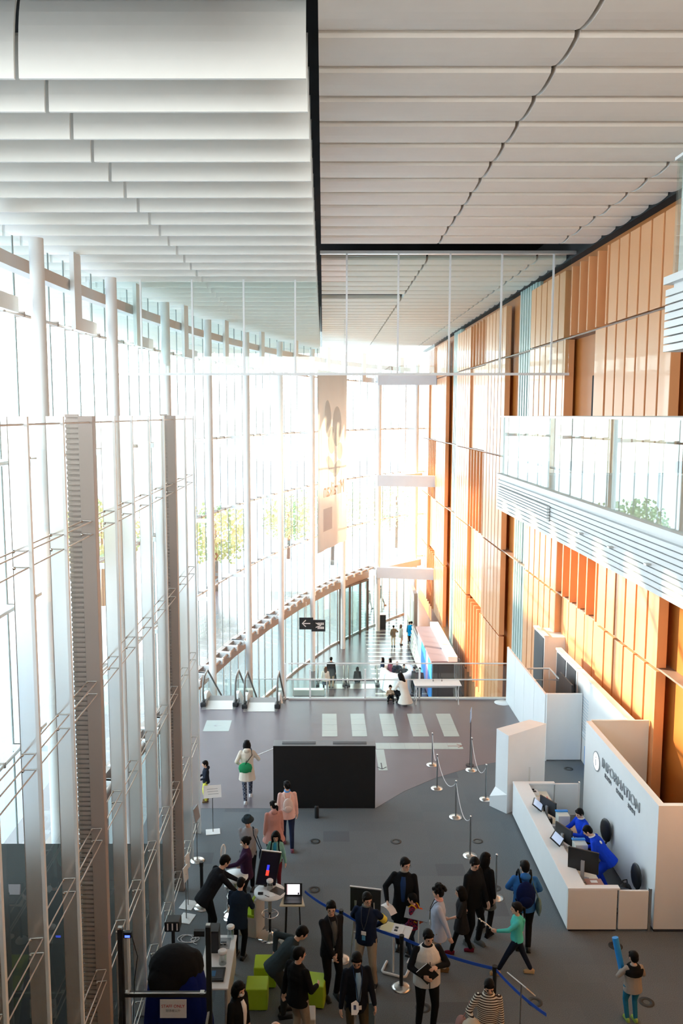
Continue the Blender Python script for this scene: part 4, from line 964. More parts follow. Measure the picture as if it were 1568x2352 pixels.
def person(x, y, yaw, label, h=1.70, z=0.0, child=False, lean=0, hip=(0, 0, 0), feet=None, hands=None, head=(0, 0), hair='short', hm=None, top=None, sleeve=1.0, hem=0.10, flare=0.0, bottom=None, skirt=None,
           shoes=None, sm=None, vox=.011, face=True, girth=1.0, bare=False, hood=False, inner=None, collar=None, group=None, shade=None, hat=None, twist=0):
    """yaw 0 looks away from the viewer, 90 to the left, 180 to the viewer. Local axes: x right, y forward."""
    t = empty('person', (x, y, z), R(yaw), label=label, cat='person', group=group); s = h / 1.70; hm = hm or hairm; sm = sm or shoeb
    K = 1.22 if child else 1.0; vox = vox * (s if not child else s * 1.1); G = girth
    t.scale = (s, s, s)
    vox = vox / s
    hipc = Vector((hip[0], hip[1], .90 + hip[2])); RL = Matrix.Rotation(-R(lean), 3, 'X') @ Matrix.Rotation(R(twist), 3, 'Z')
    def T(px, py, pz): return hipc + RL @ Vector((px, py, pz))
    Xa = RL @ Vector((1, 0, 0)); Ya = RL @ Vector((0, 1, 0)); Za = RL @ Vector((0, 0, 1))
    if child: shz = .46
    else: shz = .50
    G = G * 1.08; sw = .152 * G * (.94 if child else 1)
    neck = T(0, -.005, shz + .05); hy, hp = head
    RH = Matrix.Rotation(R(hy), 3, 'Z') @ Matrix.Rotation(-R(hp) - R(lean) * .55, 3, 'X')
    hk = K; hc = neck + Za * (.045) + RH @ Vector((0, .015, .105 * hk))
    sh = {-1: T(-sw, 0, shz - .035), 1: T(sw, 0, shz - .035)}
    feet = feet or {}; hands = hands or {}
    F = {-1: Vector(feet.get('L', (-.09, .02, 0))), 1: Vector(feet.get('R', (.09, -.02, 0)))}
    Hn = {-1: hands.get('L', (-.25, .02, .78)), 1: hands.get('R', (.25, .02, .78))}
    legs = {}; arms = {}
    for sx in (-1, 1):
        hj = hipc + Vector((sx * .085 * G, 0, -.02)); an = F[sx] + Vector((0, 0, .085)); kn, an = ik(hj, an, .41, .41, (sx * .12, 1, .05)); legs[sx] = (hj, kn, an)
        hp_ = Hn[sx]; hv = (sx * .6, -1, -.15) if len(hp_) < 4 else hp_[3]; el, wr = ik(sh[sx], Vector(hp_[:3]), .27, .245, hv); arms[sx] = (sh[sx], el, wr)
    # --- body, one continuous surface
    b = MB()
    ring_loft(b, [(T(0, 0, -.09), .12*G, .09, Xa, Ya), (T(0, 0, -.02), .155*G, .105*G, Xa, Ya), (T(0, .0, .10), .145*G, .10*G, Xa, Ya), (T(0, .01, .20), .13*G, .095*G, Xa, Ya), (T(0, .01, .34), .15*G, .105*G, Xa, Ya), (T(0, 0, .45), .15*G, .09, Xa, Ya), (T(0, 0, shz + .03), .07, .06, Xa, Ya)])
    cap(b, T(0, -.01, shz), hc - Za * .03, .055, .050)
    b.ball(hc, .074 * hk, .092 * hk, .108 * hk, RH, 14, 10)
    b.ball(hc + RH @ Vector((0, .035, -.055)) * hk, .052 * hk, .055 * hk, .055 * hk, RH)                   # jaw
    b.ball(hc + RH @ Vector((0, .095, -.012)) * hk, .013 * hk, .020 * hk, .024 * hk, RH, 8, 6)             # nose
    for sx in (-1, 1): b.ball(hc + RH @ Vector((sx * .075, -.004, -.012)) * hk, .012 * hk, .02 * hk, .032 * hk, RH, 8, 6)   # ears
    for sx in (-1, 1):
        a0, a1, a2 = arms[sx]; cap(b, a0, a1, .050, .038); cap(b, a1, a2, .038, .026)
        d = (a2 - a1).normalized(); side = (d.cross(Vector((0, 1, 0.2)))).normalized() if abs(d.y) < .9 else Vector((1, 0, 0)); nrm = side.cross(d).normalized() * (1)
        inw = Vector((-sx, 0, 0)) if abs(d.x) < .7 else Vector((0, 0, -1)); inw = (inw - d * inw.dot(d)).normalized(); side = d.cross(inw).normalized()
        pc = a2 + d * .050; M3 = Matrix((side, d, inw)).transposed(); b.ball(pc, .040, .055, .020, M3, 10, 7)
        for k, ln in enumerate((.058, .068, .063, .048)):
            u = (k - 1.5) * .021; r0 = a2 + d * .085 + side * u; r1 = r0 + d * ln * .55 + inw * .012; r2 = r1 + d * ln * .40 + inw * .030
            b.tube([r0 - d * .02, r0, r1, r2], [.0105, .0105, .0098, .0085], 6); b.ball(r2, .0088, .0088, .0088, n=6, k=5)
        th = side * (1 if side.y > 0 else -1); q0 = a2 + d * .02 + th * .025; q1 = q0 + d * .035 + th * .022 + inw * .012; q2 = q1 + d * .032 + th * .004 + inw * .014
        b.tube([q0, q1, q2], [.013, .0115, .0095], 6); b.ball(q2, .0098, .0098, .0098, n=6, k=5)
        l0, l1, l2 = legs[sx]; cap(b, l0, l1, .080 * G, .050); cap(b, l1, l2, .050, .034)
        f0 = F[sx] + Vector((0, -.03, .05)); b.ball(F[sx] + Vector((0, .05, .045)), .036, .10, .03); cap(b, f0, l2, .034, .034)
    organic(b, 'body', skin if shade is None else shade, t, vox)
    # --- top
    if top:
        c = MB(); G2 = G * 1.06; hz = -hem
        rings = [(T(0, 0, .06), .156*G2, .115*G2, Xa, Ya), (T(0, .01, .20), .150*G2, .112*G2, Xa, Ya), (T(0, .01, .34), .168*G2, .122*G2, Xa, Ya), (T(0, 0, .45), .165*G2, .10*G, Xa, Ya), (T(0, 0, shz + .035), .085, .075, Xa, Ya), (T(0, 0, shz + .06), .066, .064, Xa, Ya)]
        low = []; N_ = 3; bz = Vector((0, 0, -1)) if hem > .22 else -Za
        for j in range(N_, 0, -1):
            u = j / N_; cc = hipc + bz * (hem * u) + Vector((0, -.01 * u, 0)); low.append((cc, (.168 + flare * u) * G2, (.128 + flare * u) * G2, Vector((1, 0, 0)) if hem > .22 else Xa, Vector((0, 1, 0)) if hem > .22 else Ya))
        ring_loft(c, low + rings)
        for sx in (-1, 1):
            a0, a1, a2 = arms[sx]; cap(c, a0, a1, .062, .054)
            if sleeve > .5: cap(c, a1, a1.lerp(a2, min(1, (sleeve - .5) * 2) - .02), .052, .040)
        if hood: c.ball(T(0, -.09, shz + .06), .10, .07, .07)
        organic(c, 'top', top, t, vox * 1.1, 5)
    if inner:   # shirt front between the open jacket edges
        c = MB(); vs = []
        for zz, w_, dy in ((.50, .035, .085), (.40, .050, .128), (.30, .045, .138), (.15, .035, .133), (.06, .025, .128)):
            for q in (-1, 0, 1): vs.append(T(q * w_, dy * (G if G > 1 else 1) + (.006 if q == 0 else 0), zz))
        c.add(vs, [(i*3 + j, i*3 + j + 1, i*3 + j + 4, i*3 + j + 3) for i in range(4) for j in range(2)], True)
        o = c.build('shirt_front', inner, t); so = o.modifiers.new('s', 'SOLIDIFY'); so.thickness = .006
    if collar:
        c = MB(); c.tube([T(.065*cos(a), .065*sin(a), shz + .065 + .01*sin(a)) for a in [2*pi*k/12 for k in range(13)]], .016, 6); c.build('collar', collar, t)
    # --- legs
    if bottom:
        c = MB(); ring_loft(c, [(T(0, 0, -.10), .135*G, .105, Xa, Ya), (T(0, 0, -.02), .166*G, .118*G, Xa, Ya), (T(0, 0, .08), .155*G, .112*G, Xa, Ya)])
        for sx in (-1, 1):
            l0, l1, l2 = legs[sx]; cap(c, l0, l1, .092 * G, .064); cap(c, l1, l1.lerp(l2, .96), .064, .052)
        organic(c, 'trousers', bottom, t, vox * 1.1, 5)
    if skirt:
        m_, ln = skirt; c = MB(); mid = (legs[-1][1] + legs[1][1]) / 2; e = hipc.lerp(mid, min(1, ln / .41)); e = e if ln < .41 else e + Vector((0, 0, -(ln - .41)))
        ring_loft(c, [(e, .20*G, .17*G, Vector((1,0,0)), Vector((0,1,0))), (hipc.lerp(e, .5), .185*G, .145*G, Vector((1,0,0)), Vector((0,1,0))), (hipc, .165*G, .12*G, Xa, Ya), (T(0, 0, .08), .15*G, .11*G, Xa, Ya)]); organic(c, 'skirt', m_, t, vox * 1.1, 4)
    if not bare:
        for sx in (-1, 1):
            c = MB(); f = F[sx]; c.ball(f + Vector((0, .06, .045)), .045, .115, .042); c.ball(f + Vector((0, -.03, .055)), .042, .06, .05); c.box(f.x - .042, f.x + .042, f.y - .075, f.y + .165, f.z, f.z + .018); organic(c, 'shoe', sm, t, vox, 2)
    # --- hair
    q = lambda v: hc + RH @ (Vector(v) * hk)
    c = MB()
    if hair != 'none':
        c.ball(q((0, -.022, .032)), .083 * hk, .096 * hk, .088 * hk, RH, 16, 10); c.ball(q((0, -.045, -.01)), .078 * hk, .070 * hk, .085 * hk, RH)
        for k in range(7): u = (k - 3) / 3; c.ball(q((.058 * u, .060 - .026 * u * u, .062)), .022 * hk, .020 * hk, .030 * hk, RH, 8, 6)      # fringe
        for sx in (-1, 1): c.ball(q((sx * .070, .012, .010)), .016 * hk, .030 * hk, .045 * hk, RH, 8, 6)
    if hair == 'bob' or hair == 'long':
        for k in range(11):
            a = pi + pi * (k - 5) / 7.2; px, py = .074 * sin(a), .074 * cos(a) - .015; L_ = -.16 if hair == 'bob' else -.27; c.tube([q((px * .9, py, .03)), q((px * 1.12, py * 1.1, -.06)), q((px * 1.0, py * 1.15 - (.01 if hair == 'long' else 0), L_))], [.034 * hk, .034 * hk, .020 * hk], 8)
    if hair == 'pony': c.tube([q((0, -.10, .02)), q((0, -.145, -.02)), q((0, -.135, -.12)), q((0, -.115, -.22))], [.022, .032, .028, .010], 8)
    if hair == 'bun': c.ball(q((0, -.115, .04)), .045 * hk, .04 * hk, .045 * hk)
    if hair == 'curly':
        random.seed(9)
        for k in range(26):
            a = random.uniform(0, 2*pi); e = random.uniform(-.1, 1.4); c.ball(q((.098*cos(a)*cos(e), -.035 + .11*sin(a)*cos(e), .045 + .10*sin(e))), .038, .038, .038, n=8, k=6)
    if c.v: organic(c, 'hair', hm, t, vox * .9, 2)
    if hat:
        c = MB(); n = 28; c.lathe([(.135 * hk, 0), (.14 * hk, .006), (.098 * hk, .018), (.092 * hk, .085), (.07 * hk, .105), (.03, .10), (.001, .095)], n=n)
        o = c.build('hat', hat, t); o.matrix_local = Matrix.Translation(q((0, -.01, .045))) @ RH.to_4x4()
    if face:
        for sx in (-1, 1):
            MB().ball(q((sx * .031, .082, .008)), .0125 * hk, .008, .0055 * hk, RH, 8, 6).build('eye', eyem, t)
            MB().ball(q((sx * .032, .084, .028)), .018 * hk, .006, .0035 * hk, RH, 8, 6).build('eyebrow', hm, t)
        MB().ball(q((0, .086, -.052)), .021 * hk, .007, .0055 * hk, RH, 8, 6).build('mouth', lipm, t)
    t['_'] = 1; del t['_']
    info = dict(t=t, T=T, q=q, RL=RL, RH=RH, arms=arms, s=s, hk=hk, Xa=Xa, Ya=Ya, Za=Za, shz=shz, hipc=hipc, sw=sw, G=G)
    return info
def child_of(i, mb, name, m, bevel=0, lb=None):
    o = mb.build(name, m, i['t'], bevel=bevel)
    if lb: o['label'] = lb
    return o
def world(i, v): return i['t'].matrix_basis @ Vector(v)
def glasses(i):
    q = i['q']; mb = MB()
    for sx in (-1, 1): mb.tube([q((sx * .032 + .023*cos(a), .098, .006 + .017*sin(a))) for a in [2*pi*k/12 for k in range(13)]], .0022, 5)
    mb.tube([q((-.009, .1, .008)), q((.009, .1, .008))], .0022, 5)
    for sx in (-1, 1): mb.tube([q((sx * .055, .098, .01)), q((sx * .077, .0, .01))], .0022, 5)
    child_of(i, mb, 'glasses', blackp)
def mask(i):
    q = i['q']; mb = MB(); mb.ball(q((0, .072, -.045)), .048 * i['hk'], .04, .040 * i['hk'], i['RH']); child_of(i, mb, 'face_mask', paper)
def lanyard(i, m, card=None, zc=.16):
    T = i['T']; mb = MB(); d = .148 * max(1, i['G'])
    for sx in (-1, 1): mb.tube([T(sx * .062, .0, i['shz'] + .068), T(sx * .066, .085, i['shz'] + .01), T(sx * .045, d - .003, .36), T(0, d, zc + .05)], .006, 6)
    child_of(i, mb, 'lanyard', m)
    mb = MB(); mb.obox(T(0, d + .004, zc), .042, .004, .032, i['RL']); child_of(i, mb, 'name_card', card or paper, lb='white name card on a lanyard')
def backpack(i, m, label, cat='backpack', sc=1.0, strap=None, zc=.27, w=.15, hh=.22):
    T = i['T']; s = i['s']; root = i['t']; M = root.matrix_basis; M = Matrix.LocRotScale(root.location, root.rotation_euler, root.scale)
    loc = M @ T(0, -.19, zc); t = empty('backpack', tuple(loc), root.rotation_euler.z, label=label, cat=cat)
    RL = i['RL']; k = s * sc
    mb = MB(); mb.ball((0, 0, 0), w * k, .085 * k, hh * k, RL, 14, 10); mb.ball(RL @ Vector((0, .02, -.06)) * k, w * .95 * k, .07 * k, hh * .8 * k, RL); organic(mb, 'bag_body', m, t, .012, 2)
    mb = MB(); mb.ball(RL @ Vector((0, -.075, -.07)) * k, w * .7 * k, .04 * k, hh * .42 * k, RL, 12, 8); mb.build('pocket', m, t)
    for sx in (-1, 1):
        mb = MB(); pts = [(sx*.07, .06, .16), (sx*.09, .12, .26), (sx*.095, .22, .29), (sx*.10, .315, .20), (sx*.115, .325, .05), (sx*.15, .20, -.10), (sx*.12, .06, -.16)]
        mb.tube([RL @ Vector(p) * k for p in pts], .017 * k, 6); mb.build('strap', strap or m, t)
    return t
def shoulder_bag(i, m, label, side=1, z=.98, y=-.05, w=.15, hgt=.12, strapm=None, x=.26, diag=False, sh_side=None):
    root = i['t']; M = Matrix.LocRotScale(root.location, root.rotation_euler, root.scale); s = i['s']
    t = empty('shoulder_bag', tuple(M @ Vector((side * x, y, z))), root.rotation_euler.z, label=label, cat='bag')
    mb = MB(); mb.ball((0, 0, 0), w * s * .45 if not diag else w * s, w * s if not diag else w * s * .45, hgt * s, None, 12, 8); mb.box(-.02, .02, -w*s*.8, w*s*.8, -hgt*s*.9, hgt*s*.5) if not diag else mb.box(-w*s*.85, w*s*.85, -.03, .03, -hgt*s*.8, hgt*s*.6)
    organic(mb, 'bag_body', m, t, .012, 2)
    ss = sh_side if sh_side is not None else side
    T = i['T']; Ainv = M.inverted(); o_ = Vector((side * x, y, z))
    pts = [Vector((side * x, y + .05, z + hgt * .8)), T(ss * .14, .10, .42), T(ss * .11, .02, i['shz'] + .075), T(ss * .14, -.10, .42), Vector((side * x, y - .05, z + hgt * .8))]
    mb = MB(); mb.tube([(p - o_) * s for p in pts], .009, 6); mb.build('strap', strapm or m, t)
    return t
blk = cloth('black_cloth', (0.010, 0.011, 0.013)); blk2 = cloth('black_suit_cloth', (0.014, 0.015, 0.019)); navy = cloth('navy_cloth', (0.010, 0.018, 0.045)); khaki = cloth('khaki_cloth', (0.36, 0.30, 0.23)); dnavy = cloth('dark_blue_jeans', (0.02, 0.035, 0.06))
def FP(px, py, z=0): p = fp(px, py, z); return p.x, p.y

# --- near group, right part
x, y = FP(978, 2362); i = person(x, y, 188, 'man in a white sleeveless vest over black sleeves holding a black folder', h=1.74, head=(8, 18), top=cloth('black_knit', (0.012, 0.014, 0.018)), bottom=blk, hands={'L': (-.10, .22, 1.20, (-1, -.3, -.6)), 'R': (.13, .25, 1.08, (1, -.5, -.5))}, girth=1.08, feet={'L': (-.10, .05, 0), 'R': (.12, -.02, 0)})
T = i['T']; mb = MB(); ring_loft(mb, [(T(0, 0, -.10), .225, .18, i['Xa'], i['Ya']), (T(0, .01, .2), .215, .172, i['Xa'], i['Ya']), (T(0, .01, .34), .222, .18, i['Xa'], i['Ya']), (T(0, 0, .45), .19, .145, i['Xa'], i['Ya']), (T(0, 0, .53), .10, .095, i['Xa'], i['Ya'])]); o = organic(mb, 'vest', cloth('white_vest', (0.72, 0.72, 0.70)), i['t'], .011, 3)
mb = MB(); mb.box(-.006, .006, .180, .190, .82, 1.26); child_of(i, mb, 'zip', darkb)
t = empty('folder', (x, y, 0), R(188), label='black folder held by the man in the white vest', cat='folder'); t.location = tuple(Matrix.LocRotScale(i['t'].location, i['t'].rotation_euler, i['t'].scale) @ Vector((.06, .25, 1.12))); t.rotation_euler = (R(-8), R(38), R(188))
MB().box(-.12, .12, -.012, .012, -.16, .16).build('cover', blackp, t, bevel=.004); MB().box(-.11, .11, -.004, .004, -.15, .165).build('pages', paper, t)
x, y = FP(840, 2262); i = person(x, y, 162, 'man in a navy jumper with a yellow armband and beige trousers', h=1.73, head=(38, 12), top=navy, bottom=khaki, hands={'L': (-.12, -.20, 1.0, (-1, -.2, 0)), 'R': (.10, -.20, 1.0, (1, -.2, 0))}, collar=cloth('grey_collar', (0.15, 0.16, 0.15)), feet={'L': (-.16, .0, 0), 'R': (.10, .06, 0)}, girth=1.05)
glasses(i); lanyard(i, darkb); a0, a1, a2 = i['arms'][-1]; mb = MB(); mb.tube([a0.lerp(a1, .55), a0.lerp(a1, .95)], .066, 14); child_of(i, mb, 'armband', cloth('yellow_armband', (0.75, 0.62, 0.10)))
mb = MB(); mb.obox(i['T'](0.005, .152, .06), .03, .004, .04, i['RL']); child_of(i, mb, 'blue_card', mat('blue_card', (0.1, 0.35, 0.6), 0.5), lb='blue card below the name card')
x, y = FP(760, 2290); i = person(x, y, 205, 'smiling man in a black suit and glasses with folded hands and a lanyard', h=1.76, head=(-22, 10), top=blk2, bottom=blk, inner=cloth('grey_check_shirt', (0.10, 0.11, 0.11)), hands={'L': (.02, .22, .86, (-1, -.3, -.3)), 'R': (.07, .24, .88, (1, -.3, -.3))}, hem=.14); glasses(i); lanyard(i, darkb, zc=.04)
x, y = FP(818, 2420); i = person(x, y, 190, 'man in a dark navy blazer and glasses looking down at the bottom edge', h=1.74, head=(-12, 28), top=cloth('dark_navy_blazer', (0.010, 0.013, 0.022)), inner=cloth('light_blue_shirt', (0.25, 0.42, 0.60)), bottom=cloth('olive_trousers', (0.07, 0.06, 0.04)), hem=.16, hands={'L': (-.26, .12, .84), 'R': (.27, .10, .82)}); glasses(i); lanyard(i, cloth('blue_strap', (0.02, 0.05, 0.14)), zc=-.02)
x, y = FP(684, 2410); i = person(x, y, -42, 'man in a black jumper and khaki trousers seen from behind with hand at side', h=1.72, head=(-28, 12), top=blk, bottom=khaki, hands={'L': (-.27, -.04, .84), 'R': (.20, .22, 1.05)}, girth=1.04)
x, y = FP(650, 2330); i = person(x, y, -78, 'man in a dark grey jumper bending forward with one hand on his hip', h=1.72, lean=42, hip=(0, -.14, -.02), head=(0, 14), top=cloth('charcoal_jumper', (0.035, 0.05, 0.058)), bottom=cloth('dark_grey_trousers', (0.04, 0.045, 0.045)), hands={'L': (-.20, -.10, 1.02, (-.6, -.5, .8)), 'R': (.25, .28, .80)})
x, y = FP(548, 2478); i = person(x, y, -122, 'woman in a black jacket wearing a white face mask at the bottom edge', h=1.60, head=(-10, 20), hair='bob', top=blk, bottom=blk, inner=paper, hem=.14); mask(i)
x, y = FP(1117, 2470); i = person(x, y, 172, 'woman in a black and white striped jumper carrying a cream coat', h=1.60, head=(4, 24), hair='short', top=cloth('striped_jersey', (0.72, 0.68, 0.60), stripes=(0.05, 0.035, 0.03)), bottom=blk, hands={'L': (-.22, .10, .86), 'R': (.20, .26, 1.04, (1, -.4, -.4))}, collar=cloth('striped_jersey', (0.72, 0.68, 0.60)))
M = Matrix.LocRotScale(i['t'].location, i['t'].rotation_euler, i['t'].scale); t = empty('coat', tuple(M @ Vector((.25, .20, .95))), R(172), label='cream coat draped over the arm of the striped woman', cat='coat')
mb = MB(); mb.ball((0, 0, 0), .14, .14, .16); mb.ball((.03, .02, -.18), .15, .12, .22); mb.ball((.08, -.05, -.12), .12, .12, .2); organic(mb, 'coat_fold', cloth('cream_wool', (0.66, 0.58, 0.46)), t, .014, 3)
t = empty('shoulder_bag', tuple(M @ Vector((.42, .06, .86))), R(172), label='dusty pink bag beside the cream coat of the striped woman', cat='bag'); mb = MB(); mb.ball((0, 0, 0), .10, .15, .16); organic(mb, 'bag_body', cloth('dusty_pink', (0.40, 0.22, 0.20)), t, .013, 2); MB().tube([(-.02, 0, .14), (-.10, .02, .34), (-.12, -.04, .40)], .008, 6).build('strap', cloth('dusty_pink', (0.40, 0.22, 0.20)), t)
x, y = FP(926, 2178); i = person(x, y, 168, 'tall man in a long black coat with grey hood holding a white leaflet', h=1.80, head=(42, 10), top=blk, hem=.34, flare=.03, bottom=blk, inner=cloth('blue_jumper', (0.02, 0.05, 0.14)), hood=False, collar=cloth('grey_hood', (0.32, 0.31, 0.28)), hands={'R': (.27, .22, 1.0, (1, -.6, -.5)), 'L': (-.25, .08, .86)}, girth=1.04); glasses(i)
M = Matrix.LocRotScale(i['t'].location, i['t'].rotation_euler, i['t'].scale); a2 = i['arms'][1][2]; q_ = M @ (a2 + Vector((-.06, .12, -.04)))
mb = MB(); mb.add([(u * .2 - .1, v * .28 - .14, -.05 * (2 * v - 1) ** 2) for v in (0, .25, .5, .75, 1) for u in (0, 1)], [(k*2, k*2+1, k*2+3, k*2+2) for k in range(4)]); o = mb.build('leaflet', paper); so = o.modifiers.new('s', 'SOLIDIFY'); so.thickness = .003; o.location = tuple(q_); o.rotation_euler = (R(20), R(10), R(50)); tag(o, 'white leaflet in the hand of the tall man in the long black coat', 'leaflet')
x, y = FP(948, 2196); i = person(x, y, 62, 'child in a red checked shirt with a red and yellow rucksack', h=1.22, child=True, head=(10, 14), top=cloth('red_check', (0.30, 0.02, 0.05), check=(0.03, 0.02, 0.06)), bottom=dnavy, hands={'R': (.24, .08, .86), 'L': (-.2, .16, .88)})
backpack(i, cloth('red_yellow_nylon', (0.60, 0.08, 0.02)), 'red rucksack with yellow strap on the child in the checked shirt', sc=.95, strap=cloth('yellow_strap', (0.80, 0.40, 0.02)))
x, y = FP(1005, 2237); i = person(x, y, 80, 'person with bushy black hair in a pale blue blazer and beige trousers', h=1.66, head=(-8, 6), hair='curly', top=cloth('pale_blue_blazer', (0.46, 0.52, 0.66)), hem=.17, flare=.015, bottom=cloth('beige_trousers', (0.40, 0.34, 0.29)), collar=cloth('pink_collar', (0.7, 0.38, 0.36)), hands={'L': (-.22, -.22, .86), 'R': (.24, -.10, .84)}, feet={'L': (-.09, .10, 0), 'R': (.09, -.12, 0)}, sm=cloth('brown_shoe', (0.15, 0.10, 0.05))); lanyard(i, blk, zc=.10)
x, y = FP(1083, 2168); i = person(x, y, 222, 'man in black with glasses looking down beside a long-haired woman', h=1.76, head=(-18, 24), top=blk, bottom=blk, hands={'L': (-.06, .30, .90), 'R': (.26, .02, .84)}, hem=.14, sm=cloth('grey_trainers', (0.10, 0.11, 0.11)), feet={'L': (-.10, .06, 0), 'R': (.09, -.04, 0)}, girth=1.06); glasses(i)
x, y = FP(1109, 2143); i = person(x, y, -48, 'long-haired woman in a black coat and grey skirt beside the man in glasses', h=1.64, head=(-30, 10), hair='long', top=cloth('black_wool_coat', (0.011, 0.011, 0.012)), hem=.24, flare=.03, skirt=(cloth('grey_tweed', (0.13, 0.14, 0.13)), .34), bottom=blk, feet={'L': (-.12, .04, 0), 'R': (.14, -.03, 0)}, sm=cloth('black_boots', (0.01, 0.01, 0.012)))
x, y = FP(1058, 2188); i = person(x, y, 84, 'girl in a black dress walking left with pink and black shoes', h=1.30, child=True, head=(6, 14), hair='bob', top=cloth('charcoal_dress', (0.022, 0.023, 0.027)), sleeve=.6, hem=.30, flare=.05, bottom=blk, hands={'L': (-.18, .30, .98, (-.5, -1, -.3)), 'R': (.24, -.06, .84)}, feet={'L': (-.07, .24, .0), 'R': (.07, -.24, 0)}, sm=cloth('pink_black_shoe', (0.12, 0.01, 0.03)))
x, y = FP(1184, 2238); i = person(x, y, 84, 'girl in a turquoise jumper with a ponytail striding to the left', h=1.36, child=True, head=(4, 8), hair='pony', top=cloth('turquoise_knit', (0.10, 0.62, 0.56)), hem=.05, bottom=cloth('very_dark_jeans', (0.012, 0.018, 0.035)), hands={'L': (-.14, .44, 1.10, (-.4, -.5, -1)), 'R': (.26, -.14, .90)}, feet={'L': (-.06, .42, .0), 'R': (.06, -.34, .02)}, sm=cloth('beige_orange_trainers', (0.50, 0.36, 0.20)))
M = Matrix.LocRotScale(i['t'].location, i['t'].rotation_euler, i['t'].scale); a = M @ (i['arms'][-1][2] + Vector((0, .07, .0))); b_ = a + Vector((-.30, -.0, .24)); mb = MB(); random.seed(3)
mb.tube([a, a.lerp(b_, .5) + Vector((0, .01, .012)), b_], [.008, .012, .004], 7)
for k in range(9): u = (k + 1) / 10; p_ = a.lerp(b_, u); mb.ball(p_ + Vector((random.uniform(-.02, .02), 0, random.uniform(-.02, .02))), .014, .012, .010, n=6, k=5)
tag(mb.build('silver_wand', mat('silver_foil', (0.7, 0.7, 0.7), 0.25, 0.9)), 'thin silver wand held up by the girl in turquoise', 'toy')
x, y = FP(1200, 2182); i = person(x, y, -6, 'man in a blue jumper with a dark blue rucksack seen from behind', h=1.76, head=(12, 2), top=cloth('blue_jumper_bright', (0.035, 0.15, 0.42)), bottom=blk, hands={'L': (-.17, .28, 1.0, (-1, -.3, -.4)), 'R': (.20, .26, .98, (1, -.3, -.4))}, girth=1.1, hood=True)
backpack(i, cloth('dark_blue_nylon', (0.006, 0.012, 0.06)), 'dark blue rucksack on the man in the blue jumper', sc=1.15, strap=blk)
shoulder_bag(i, cloth('grey_teal_bag', (0.12, 0.2, 0.2)), 'grey-green bag at the right hip of the man with the dark blue rucksack', side=1, z=.90, w=.12, hgt=.16, x=.25)
x, y = FP(1449, 2345); i = person(x, y, 8, 'child in a grey vest with black yoke and blue jeans holding a blue tube', h=1.22, child=True, head=(0, 6), top=cloth('grey_marl', (0.34, 0.31, 0.28)), bottom=cloth('teal_jeans', (0.02, 0.16, 0.27)), sm=cloth('yellow_green_trainers', (0.35, 0.5, 0.12)), hands={'L': (-.17, .20, 1.18, (-1, -.5, -.6)), 'R': (.15, .24, 1.0, (1, -.4, -.6))}, hem=.14, girth=1.15)
T = i['T']; mb = MB(); ring_loft(mb, [(T(0, 0, .28), .215, .185, i['Xa'], i['Ya']), (T(0, 0, .40), .235, .175, i['Xa'], i['Ya']), (T(0, 0, .50), .12, .12, i['Xa'], i['Ya'])]); organic(mb, 'yoke', blk, i['t'], .011, 3)
M = Matrix.LocRotScale(i['t'].location, i['t'].rotation_euler, i['t'].scale); a = M @ Vector((-.16, .22, 1.12)); mb = MB(); mb.tube([a, a + Vector((-.10, .10, .52))], .052, 18); mb2 = mb
o = mb.build('foam_tube', mat('bright_blue_foam', (0.02, 0.28, 0.75), 0.5)); tag(o, 'bright blue tube held upright by the child in the grey vest', 'tube')

# --- middle and left part
def P_(px, py, *a, **k): x, y = FP(px, py); return person(x, y, *a, **k)
i = P_(568, 1838, 4, 'woman in a long cream coat with a green shoulder bag walking away', h=1.62, hair='bob', top=cloth('cream_coat', (0.74, 0.66, 0.55)), hem=.30, flare=.035, hood=True, bottom=cloth('checked_leggings', (0.16, 0.18, 0.22), check=(0.03, 0.04, 0.07)), sm=cloth('white_trainers', (0.7, 0.72, 0.73)), hands={'L': (-.22, .10, 1.0), 'R': (.24, .28, 1.10)}, feet={'L': (-.05, -.22, 0), 'R': (.08, .24, 0)}, face=False)
shoulder_bag(i, cloth('green_canvas', (0.03, 0.30, 0.12)), 'green shoulder bag on the back of the woman in the cream coat', side=-1, x=.04, y=-.22, z=1.02, w=.19, hgt=.15, diag=True, sh_side=1, strapm=blk)
M = Matrix.LocRotScale(i['t'].location, i['t'].rotation_euler, i['t'].scale); a = M @ (i['arms'][1][2] + Vector((.03, .08, .02))); mb = MB(); mb.tube([a, a + Vector((.46, .10, .16))], .016, 8)
tag(mb.build('paper_roll', paper), 'long white roll held by the woman in the cream coat', 'paper roll')
i = P_(474, 1841, 105, 'small boy in a dark jacket and yellow trousers at the left fins', h=1.10, child=True, head=(-8, 12), top=cloth('navy_black_padded', (0.018, 0.022, 0.034)), bottom=cloth('yellow_trousers', (0.70, 0.68, 0.10)), hands={'L': (-.10, .26, .98), 'R': (.2, .22, 1.0)}, hood=True, sm=cloth('brown_shoe', (0.15, 0.10, 0.05)))
i = P_(660, 1946, 8, 'woman in a pale pink jacket with a white rucksack walking away', h=1.60, hair='bun', hm=hairm, head=(24, 4), top=cloth('pale_pink_fleece', (0.80, 0.50, 0.43)), bottom=cloth('navy_jeans', (0.02, 0.03, 0.07)), feet={'L': (-.06, .22, 0), 'R': (.09, -.24, 0)}, collar=bluep, hem=.12, girth=1.06, sm=cloth('dark_pink_trainers', (0.2, 0.08, 0.12)))
backpack(i, cloth('cream_leather', (0.72, 0.56, 0.50)), 'small cream rucksack on the woman in the pale pink jacket', sc=.85, strap=cloth('cream_leather', (0.72, 0.56, 0.50)))
